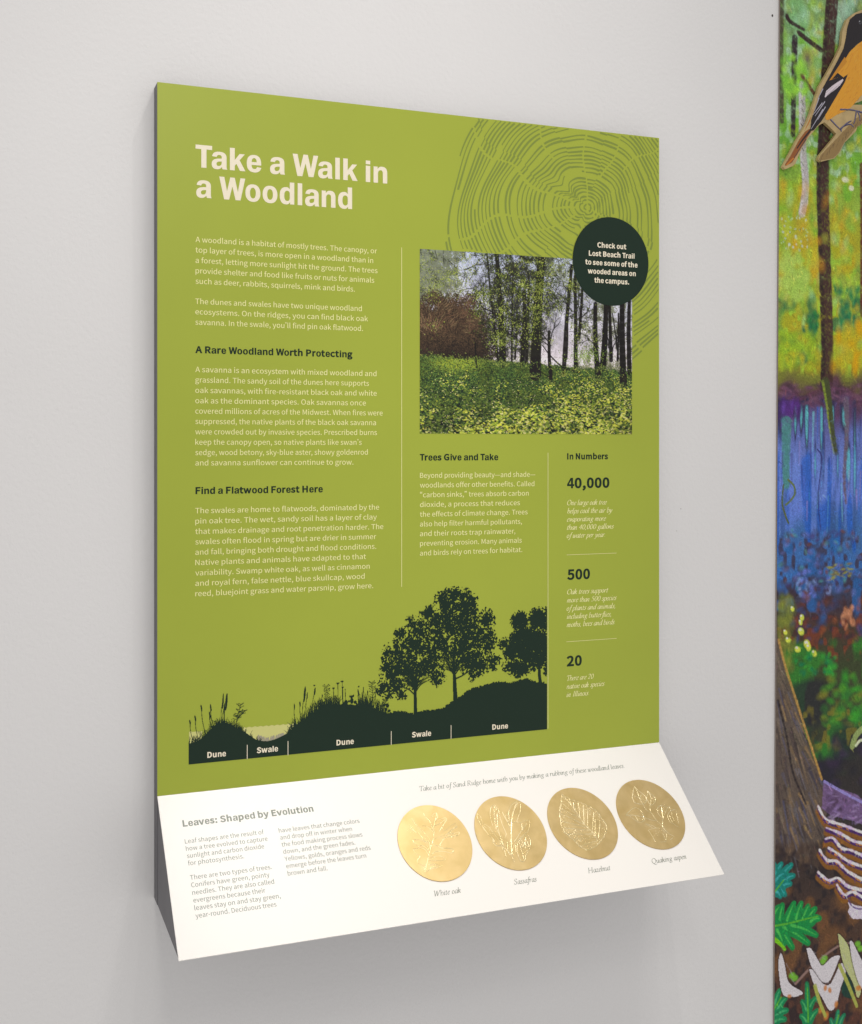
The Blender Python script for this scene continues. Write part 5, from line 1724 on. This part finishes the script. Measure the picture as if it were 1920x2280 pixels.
# shore and reflections
daubs(1735, 2100, 852, 900, 200, ((76, 46, 72), (96, 60, 84), (118, 84, 104), (54, 40, 48)), (8, 24), (3, 7), (.4, .8))
daubs(1735, 1780, 895, 950, 40, ((84, 50, 120), (100, 70, 150), (60, 40, 90)), (5, 9), (8, 22), (.5, .9))
tree([(1838, 850), (1846, 900), (1852, 950), (1862, 1010)], (18, 8), (66, 72, 42), (150, 170, 70))
tree([(1884, 890), (1886, 960), (1880, 1060), (1884, 1120)], (12, 5), (104, 92, 110))
tree([(1752, 940), (1750, 1040), (1752, 1080)], (22, 14), (80, 132, 132), None, .8)
for _ in range(60):
    x, y = rr.uniform(1738, 2050), rr.uniform(905, 1120)
    K.line(KP([(x, y), (x + rr.uniform(-4, 4), y + rr.uniform(25, 90))], 1), rr.uniform(1.2, 4), 1, c3(*rr.choice(((130, 200, 210), (60, 40, 90), (160, 140, 190), (40, 60, 120), (110, 120, 200), (48, 100, 190)))), rr.uniform(.2, .55), soft=1.5)
K.line(KP([(1755, 1068), (1768, 1082), (1770, 1100), (1760, 1115), (1750, 1124)]), 3, 3, c3(96, 112, 66), .9)
K.line(KP([(1745, 1080), (1742, 1120), (1750, 1150), (1756, 1165)]), 3, 3, c3(80, 92, 56), .9)
K.line(KP([(1820, 1000), (1830, 1020), (1824, 1080), (1822, 1120), (1828, 1180)]), 2, 1.5, c3(50, 50, 110), .8)
daubs(1735, 2100, 1180, 1320, 260, ((58, 92, 150), (70, 110, 160), (60, 50, 60), (110, 66, 52), (90, 150, 150), (100, 110, 170), (70, 60, 110)), (4, 12), (4, 10), (.4, .8))
daubs(1845, 1895, 1255, 1295, 26, ((150, 150, 66), (120, 104, 60)), (5, 12), (2, 4), (.5, .9))
daubs(1770, 1850, 1270, 1330, 40, ((108, 120, 196), (130, 150, 200), (60, 56, 90)), (4, 9), (4, 9), (.5, .9))
daubs(1735, 2000, 1330, 1430, 150, ((96, 56, 48), (70, 44, 44), (130, 76, 50), (48, 40, 56), (60, 70, 110)), (5, 14), (4, 12), (.4, .8))
daubs(1876, 1902, 1350, 1400, 20, ((176, 120, 90), (196, 140, 110)), (4, 8), (5, 12), (.5, .9))
daubs(1735, 1765, 1330, 1500, 60, ((110, 118, 56), (90, 104, 50), (130, 136, 62)), (6, 12), (10, 22), (.4, .7))
for x, y, s in ((1765, 1356, 6), (1786, 1375, 7), (1783, 1386, 6), (1784, 1406, 9), (1749, 1408, 6), (1755, 1425, 7), (1776, 1446, 8), (1797, 1434, 10), (1801, 1442, 8), (1813, 1455, 8)):
    K.blob(*K.ij(x, y), s / PXS, s * .8 / PXS, c3(206, 216, 96), .95, rr.uniform(0, 2), soft=.4)
    K.blob(*K.ij(x - 2, y - 4), s * .45 / PXS, s * .35 / PXS, c3(232, 236, 210), .9, soft=.5)
daubs(1770, 1860, 1455, 1500, 30, ((40, 140, 66), (60, 150, 60), (30, 110, 70)), (5, 12), (4, 10), (.6, .9))
daubs(1830, 2100, 1500, 1620, 120, ((64, 150, 52), (80, 140, 50), (50, 110, 50), (120, 120, 50)), (8, 20), (6, 12), (.4, .8))
daubs(1800, 2100, 1600, 1760, 90, ((40, 36, 52), (46, 50, 44), (58, 44, 70), (34, 34, 42)), (8, 20), (8, 16), (.4, .8))
K.line(KP([(1898, 1662), (1905, 1640), (1922, 1622), (1940, 1618)]), 9, 9, c3(140, 156, 100), .9)
K.line(KP([(1906, 1660), (1914, 1650), (1925, 1646)]), 4, 4, c3(206, 220, 180), .9)
# the big mossy root at the left
root = [(1725, 1385), (1732, 1420), (1748, 1490), (1770, 1560), (1795, 1640), (1815, 1700), (1832, 1740), (1842, 1790), (1838, 1850), (1828, 1910), (1790, 1925), (1725, 1880)]
K.poly([K.ij(*p) for p in root], c3(92, 80, 72), .96)
for _ in range(230):
    x = rr.uniform(1728, 1835)
    y = rr.uniform(1450, 1900)
    lim = float(np.interp(y, [1400, 1490, 1640, 1740, 1900], [1730, 1748, 1795, 1832, 1836]))
    if x > lim - 4:
        continue
    f = (x - 1725) / max(lim - 1725, 1)
    K.line(KP([(x, y), (x + 8 + 14 * f, y + rr.uniform(25, 70))], 1), rr.uniform(2, 6), 1.5,
           c3(*rr.choice(((66, 56, 60), (120, 106, 92), (84, 84, 108), (52, 44, 46), (140, 116, 84), (104, 100, 104)))), rr.uniform(.35, .75), soft=1.6)
K.line(KP([(1734, 1425), (1748, 1480), (1770, 1550), (1796, 1630), (1816, 1692), (1830, 1735)]), 3.5, 3.5, c3(176, 140, 84), .85, soft=1.5)
K.line(KP([(1733, 1560), (1752, 1640), (1766, 1720), (1795, 1790)]), 4, 3, c3(34, 28, 32), .8, soft=2)
daubs(1728, 1845, 1880, 1935, 90, ((44, 34, 36), (58, 44, 40), (70, 56, 50), (36, 28, 34), (92, 74, 60)), (5, 12), (6, 16), (.5, .9))
# bracket fungus ledges
K.poly([K.ij(*p) for p in ((1834, 1738), (1870, 1756), (1905, 1768), (1960, 1810), (1960, 1850), (1900, 1828), (1850, 1815), (1830, 1800))], c3(120, 96, 136), .92, tex=np.clip(.7 + n4 * .4, 0, 1))
daubs(1842, 1884, 1762, 1806, 16, ((56, 42, 56), (70, 50, 70), (86, 66, 96)), (5, 11), (4, 8), (.5, .8))
daubs(1850, 1925, 1765, 1830, 30, ((150, 128, 176), (110, 84, 130), (170, 150, 190)), (6, 14), (2, 5), (.3, .7))
K.line(KP([(1836, 1740), (1870, 1760), (1900, 1776), (1950, 1802)]), 4, 4, c3(150, 140, 200), .8)
shelf_rows = [[(1822, 1795), (1840, 1824), (1880, 1838), (1925, 1855), (2000, 1880)], [(1840, 1843), (1870, 1855), (1900, 1872), (1930, 1880), (2000, 1905)],
              [(1838, 1868), (1855, 1866), (1874, 1888), (1895, 1893), (1930, 1908), (2000, 1930)], [(1845, 1888), (1862, 1898), (1890, 1918), (1930, 1932), (2000, 1955)],
              [(1825, 1892), (1842, 1915), (1864, 1918), (1888, 1940), (1930, 1962), (2000, 1985)], [(1822, 1942), (1845, 1960), (1866, 1955), (1890, 1974), (1930, 1985), (2000, 2010)],
              [(1864, 1970), (1880, 1992), (1900, 1986), (1930, 2002), (2000, 2030)]]
for k, row in enumerate(shelf_rows):
    dn = lambda r_, d: [(x, y + d) for x, y in r_]
    K.line(KP(dn(row, 11)), 10, 12, c3(130, 88, 44), .8, soft=2)
    K.line(KP(dn(row, 5)), 5, 6, c3(64, 40, 96), .85, soft=1.5)
    pr = KP(row, 8)
    for i in range(len(pr) - 1):
        w_ = rr.uniform(1.5, 4.2) + 1.5 * i / len(pr)
        K.line([pr[i], pr[i + 1]], w_, w_, c3(*rr.choice(((236, 226, 228), (226, 206, 216), (200, 180, 214), (240, 232, 222)))), .95, soft=1.2)
        if rr.random() < .5:
            K.line([(pr[i][0], pr[i][1] + 3), (pr[i + 1][0], pr[i + 1][1] + 4)], 1.6, 1.6, c3(*rr.choice(((90, 50, 130), (206, 140, 60), (60, 36, 80)))), .8)
K.poly([K.ij(*p) for p in ((1888, 2008), (1892, 2020), (1888, 2032), (1900, 2046), (1925, 2046), (1960, 2040), (1960, 2012), (1920, 2018), (1905, 2016))], c3(214, 204, 220), .95)
K.line(KP([(1890, 2004), (1898, 2018), (1916, 2024), (1940, 2018)]), 2, 2, c3(90, 70, 120), .9)
# fern leaves


def leaf(stem, ribs, col, hi, w=10):
    for a, b in ribs:
        m = ((a[0] + b[0]) / 2, (a[1] + b[1]) / 2 - 3)
        K.line(KP([a, m, b]), w * 1.15 / PXS, w * .55 / PXS, c3(*col), .97, soft=1.2)
        K.line(KP([a, m, b]), w * .3 / PXS, 1, c3(*hi), .5, soft=1.2)
    K.line(KP(stem), 3, 2, c3(90, 170, 60), .9)


leaf([(1722, 1990), (1745, 1960)], [((1726, 1950), (1740, 1924)), ((1740, 1952), (1762, 1926)), ((1745, 1962), (1767, 1950)), ((1740, 1975), (1760, 1968)), ((1730, 1975), (1748, 1992)), ((1726, 1950), (1724, 1925)),
                                   ((1728, 1960), (1745, 1945)), ((1728, 1985), (1738, 1996))], (24, 122, 112), (80, 170, 170), 17)
leaf([(1722, 2062), (1760, 2055), (1800, 2045), (1822, 2040)], [((1735, 2055), (1742, 2016)), ((1752, 2052), (1768, 2012)), ((1772, 2048), (1784, 2012)), ((1788, 2046), (1800, 2018)), ((1800, 2046), (1815, 2024)), ((1805, 2052), (1825, 2045)),
                                                             ((1730, 2062), (1765, 2110)), ((1745, 2064), (1800, 2100)), ((1762, 2060), (1818, 2082)), ((1730, 2070), (1745, 2104)), ((1722, 2040), (1735, 2020))], (16, 130, 66), (90, 190, 90), 19)
leaf([(1800, 2275), (1798, 2200)], [((1800, 2270), (1797, 2190)), ((1800, 2250), (1816, 2222)), ((1796, 2250), (1786, 2230)), ((1802, 2275), (1820, 2250)), ((1796, 2275), (1784, 2262))], (20, 122, 76), (90, 180, 110), 15)
leaf([(1722, 2250), (1740, 2220)], [((1724, 2240), (1736, 2206)), ((1730, 2250), (1750, 2222)), ((1728, 2262), (1752, 2250)), ((1724, 2275), (1748, 2270))], (20, 126, 80), (90, 180, 120), 17)
leaf([(1860, 2290), (1868, 2260)], [((1862, 2285), (1866, 2252)), ((1868, 2285), (1880, 2260)), ((1856, 2290), (1850, 2270))], (26, 118, 84), (90, 170, 120), 13)
K.line(KP([(1726, 2092), (1740, 2104), (1748, 2114)]), 6, 4, c3(120, 190, 50), .9)
K.poly([K.ij(*p) for p in ((1870, 2170), (1900, 2160), (1906, 2200), (1900, 2225), (1880, 2220), (1870, 2200))], c3(20, 60, 50), .9)
daubs(1940, 2150, 1950, 2280, 80, ((30, 110, 66), (216, 214, 214), (60, 140, 60), (120, 84, 60)), (6, 14), (10, 24), (.5, .9))
# dry-brush touches over the whole painting, each a shade off the colour beneath
for _ in range(9000):
    x, y = rr.uniform(0, K.w - 1), rr.uniform(0, K.h - 1)
    b0 = K.rgb[int(y), int(x)]
    f = rr.choice((0.45, 0.6, 1.35, 1.7, 1.5))
    col = np.clip(b0 * f * np.array([rr.uniform(.8, 1.25), rr.uniform(.85, 1.15), rr.uniform(.75, 1.2)]), 0, .85)
    a = rr.gauss(1.45, .5)
    l_ = rr.uniform(2, 7)
    K.line([(x, y), (x + math.cos(a) * l_, y + math.sin(a) * l_)], rr.uniform(.9, 2.4), .8, col, rr.uniform(.35, .8), soft=1)
# the canvas grain breaks every colour up a little
K.rgb *= (0.80 + 0.40 * nd2[..., None])
K.rgb[:] = np.clip(K.rgb * 1.32, 0, 0.9)
K.rgb[:] = K.rgb.mean(2, keepdims=True) + (K.rgb - K.rgb.mean(2, keepdims=True)) * 1.12
K.rgb[:] = np.clip(K.rgb, 0.004, 0.9)
# white breeches-shaped flowers on a stem
K.line(KP([(1772, 2190), (1795, 2165), (1812, 2148), (1840, 2125), (1870, 2105), (1892, 2100)]), 4, 3, c3(160, 128, 118), .95)
for x, y in ((1764, 2172), (1770, 2178), (1836, 2134), (1832, 2142), (1910, 2102), (1916, 2112)):
    K.blob(*K.ij(x, y), 9 / PXS, 7 / PXS, c3(130, 206, 60), .9, soft=.5)
W_ = c3(240, 234, 238)
for pl, col in ((((1738, 2122), (1742, 2126), (1748, 2150), (1757, 2188), (1786, 2208), (1782, 2216), (1756, 2220), (1742, 2210), (1735, 2170), (1734, 2140)), W_),
                (((1796, 2112), (1806, 2112), (1822, 2138), (1832, 2150), (1852, 2132), (1870, 2128), (1866, 2142), (1850, 2180), (1838, 2188), (1822, 2180), (1806, 2150)), W_),
                (((1802, 2158), (1810, 2160), (1830, 2188), (1850, 2190), (1872, 2146), (1884, 2160), (1872, 2200), (1862, 2238), (1848, 2250), (1830, 2220), (1812, 2190)), W_),
                (((1866, 2080), (1872, 2082), (1888, 2104), (1896, 2130), (1908, 2160), (1918, 2200), (1910, 2222), (1900, 2190), (1880, 2150), (1872, 2120)), c3(210, 216, 150)),
                (((1892, 2098), (1898, 2096), (1915, 2130), (1945, 2190), (1940, 2215), (1915, 2195), (1898, 2140)), W_)):
    sm = spline([K.ij(*p) for p in pl + pl[:1]], 4)
    K.line(sm, 3.0, 3.0, c3(60, 36, 34), .6, soft=1.5)
    K.poly(sm, col, .97)
    for _ in range(16):
        a_, b_ = rr.choice(sm), rr.choice(sm)
        t_ = rr.uniform(.2, .5)
        K.line([(a_[0] * (1 - t_) + b_[0] * t_, a_[1] * (1 - t_) + b_[1] * t_), (a_[0] * (.9 - t_) + b_[0] * (t_ + .1), a_[1] * (.9 - t_) + b_[1] * (t_ + .1))], 1.3, .8, c3(196, 186, 196), .35, soft=1.2)
for x, y, s in ((1758, 2218, 6), (1828, 2248, 9), (1840, 2262, 10), (1862, 2236, 8), (1912, 2200, 9), (1838, 2200, 7), (1848, 2205, 7)):
    K.blob(*K.ij(x, y), s / PXS, s * .7 / PXS, c3(222, 140, 60), .9, rr.uniform(0, 2), soft=.5)
K.line(KP([(1815, 2195), (1825, 2230), (1838, 2262)]), 6, 5, c3(190, 196, 90), .85)
K.line(KP([(1870, 2150), (1888, 2190), (1908, 2240)]), 6, 5, c3(190, 196, 90), .85)
vis = int(0.27 / cell)
cols = np.concatenate([np.arange(vis), np.arange(vis, K.w - 1, 3), [K.w - 1]])
o = K.sheet('painted_canvas', M['mural'], mural, 0.0, cols)
adopt(mural)

# ------------------------------------------------------------------ wooden bird cut-out in front of the mural
BIRDP = Plane(tuple(MURAL.o + MURAL.n * 0.008), tuple(MURAL.a), tuple(MURAL.b), (0, -1, 0))
zb = lambda x, y: (1680 + x / 3.4917, y / 3.4917)
out_px = [(222, 1296), (246, 1250), (330, 1090), (405, 960), (440, 870), (505, 670), (570, 560), (640, 430), (675, 350), (685, 240), (720, 150), (780, 100),
          (850, 70), (940, 62), (1030, 90), (1090, 140), (1180, 170), (1190, 185), (1110, 215), (1100, 300), (1110, 420), (1080, 560), (1000, 690), (900, 760), (770, 808),
          (745, 812), (838, 815), (960, 790), (1080, 760), (1100, 800), (980, 880), (862, 950), (800, 985), (790, 1020), (700, 1110), (660, 1190), (620, 1232), (520, 1256), (495, 1240),
          (505, 1210), (610, 1080), (636, 1040), (600, 1000), (545, 950), (500, 975), (420, 1070), (370, 1150), (320, 1270), (300, 1290), (240, 1316)]
bird = empty('bird_cutout', tuple(BIRDP.world([BIRDP.at(*zb(500, 1256))], 0)[0]), 'painted orange and black bird on plywood cut-out, fixed in front of the mural', 'bird cutout')
ol = [BIRDP.at(*zb(*p)) for p in out_px]
if area(ol) < 0:
    ol = ol[::-1]
n = len(ol)
front = BIRDP.world(ol, 0)
back = BIRDP.world(ol, -0.0055)
tris = tessellate_polygon([[Vector((a, b, 0)) for a, b in ol]])
fs = []
for t in tris:
    cr = np.cross(front[t[1]] - front[t[0]], front[t[2]] - front[t[0]])
    t = t if cr @ BIRDP.n > 0 else t[::-1]
    fs += [tuple(t), tuple(n + i for i in t[::-1])]
for i in range(n):
    j = (i + 1) % n
    fs.append((i, j, n + j, n + i))
plate = mesh_obj('plywood_plate', list(front) + list(back), fs, M['wood'], bird)
B = Canvas(BIRDP, min(p[0] for p in ol), max(p[0] for p in ol), min(p[1] for p in ol), max(p[1] for p in ol), 0.0007, 5)
bp = lambda pts: [B.ij(*zb(*p)) for p in pts]
bs = lambda pts, k=4: spline(bp(pts), k)
orange = [(840, 315), (800, 345), (740, 400), (690, 450), (600, 600), (570, 760), (548, 905), (575, 930), (640, 890), (740, 840), (838, 735), (930, 700), (1010, 640), (1060, 540), (1080, 420), (1060, 330), (950, 300)]
B.poly(bs(orange + orange[:1]), c3(228, 160, 42))
rr = random.Random(3)
for _ in range(600):
    x, y = rr.uniform(560, 1070), rr.uniform(310, 920)
    if not inside((x, y), orange):
        continue
    B.line(bp([(x, y), (x - rr.uniform(8, 22), y + rr.uniform(14, 34))]), 1.4, .6, c3(*rr.choice(((226, 168, 50), (196, 118, 34), (234, 182, 66), (206, 132, 36)))), .6)
black = [(720, 215), (740, 150), (790, 108), (860, 92), (950, 90), (1030, 120), (1040, 200), (960, 280), (850, 310), (800, 340), (740, 400), (690, 480), (700, 470), (640, 560), (690, 600),
         (725, 575), (700, 640), (640, 740), (570, 860), (520, 940), (460, 1010), (432, 1020), (440, 930), (520, 700), (570, 610), (640, 480), (690, 380), (708, 300)]
B.poly(bp(black), c3(28, 20, 26))
B.poly(bp([(1040, 120), (1100, 160), (1175, 178), (1100, 200), (1030, 200)]), c3(90, 94, 110))
B.poly(bp([(700, 440), (720, 480), (600, 615), (650, 600), (580, 625)]), c3(206, 140, 36))
B.poly(bp([(545, 752), (556, 706), (600, 668), (640, 640), (686, 612), (690, 622), (664, 662), (620, 700), (580, 728), (548, 757)]), c3(226, 214, 220))
for a, b in (((560, 740), (640, 668)), ((575, 735), (668, 645)), ((556, 720), (610, 672))):
    B.line(bp([a, b]), 1.0, .8, c3(90, 76, 96), .6)
for a, b in (((530, 690), (490, 770)), ((545, 790), (470, 900)), ((525, 800), (455, 890)), ((550, 830), (490, 930)), ((530, 850), (440, 1000)), ((500, 760), (465, 860))):
    B.line(bp([a, b]), 2.2, 1.0, c3(206, 202, 216), .9)
B.poly(bs([(450, 850), (430, 940), (385, 1020), (395, 1000), (440, 900), (452, 850)]), c3(196, 120, 36))
tailp = [(428, 1000), (440, 1020), (400, 1080), (330, 1200), (290, 1262), (240, 1288), (236, 1278), (280, 1210), (350, 1080), (395, 1020)]
B.poly(bp(tailp), c3(150, 88, 40))
B.line(bp([(435, 1010), (370, 1090), (330, 1150)]), 6, 3, c3(34, 24, 28), .95)
B.line(bp([(400, 1080), (330, 1190), (290, 1250)]), 3, 1.5, c3(70, 52, 62), .8)
B.line(bp([(300, 1230), (250, 1280)]), 4, 3, c3(206, 126, 40), .9)
# eye
B.blob(*bp([(820, 172)])[0], 4.6, 5.2, c3(120, 120, 130), 1)
B.blob(*bp([(820, 172)])[0], 3.6, 4.2, c3(14, 12, 14), 1)
B.blob(*bp([(816, 164)])[0], 1.3, 1.3, c3(220, 220, 226), 1)
# legs, claws and the twig
tw = [(500, 1238), (515, 1205), (640, 1075), (700, 1010), (780, 930), (838, 880), (960, 815), (1080, 772), (1090, 800), (960, 870), (840, 950), (780, 1000), (700, 1100), (650, 1190), (615, 1225), (520, 1245)]
B.poly(bp(tw), c3(150, 122, 74))
for _ in range(70):
    t = rr.random()
    x = 510 + t * 560
    y = float(np.interp(x, [510, 640, 780, 1080], [1225, 1110, 965, 785])) + rr.uniform(-22, 22)
    B.line(bp([(x, y), (x + rr.uniform(-16, -4), y + rr.uniform(14, 34))]), .9, .7, c3(92, 70, 44), .8)
for pts in ([(668, 850), (740, 852), (800, 862), (836, 870)], [(800, 862), (815, 900), (818, 935)], [(790, 868), (780, 930), (770, 960)], [(592, 930), (625, 965), (660, 1000), (672, 1012)],
            [(665, 1003), (700, 975), (745, 965), (768, 985)], [(670, 1000), (720, 955), (750, 940)], [(672, 1005), (674, 1020)], [(820, 870), (860, 880), (880, 910)]):
    B.line(bs(pts), 4.4, 3.0, c3(62, 56, 84), 1)
    B.line(bs([(x, y - 4) for x, y in pts]), 1.2, .8, c3(150, 146, 176), .8)
B.cells('painted_bird', M['bird'], bird, 0.0003)
adopt(bird)
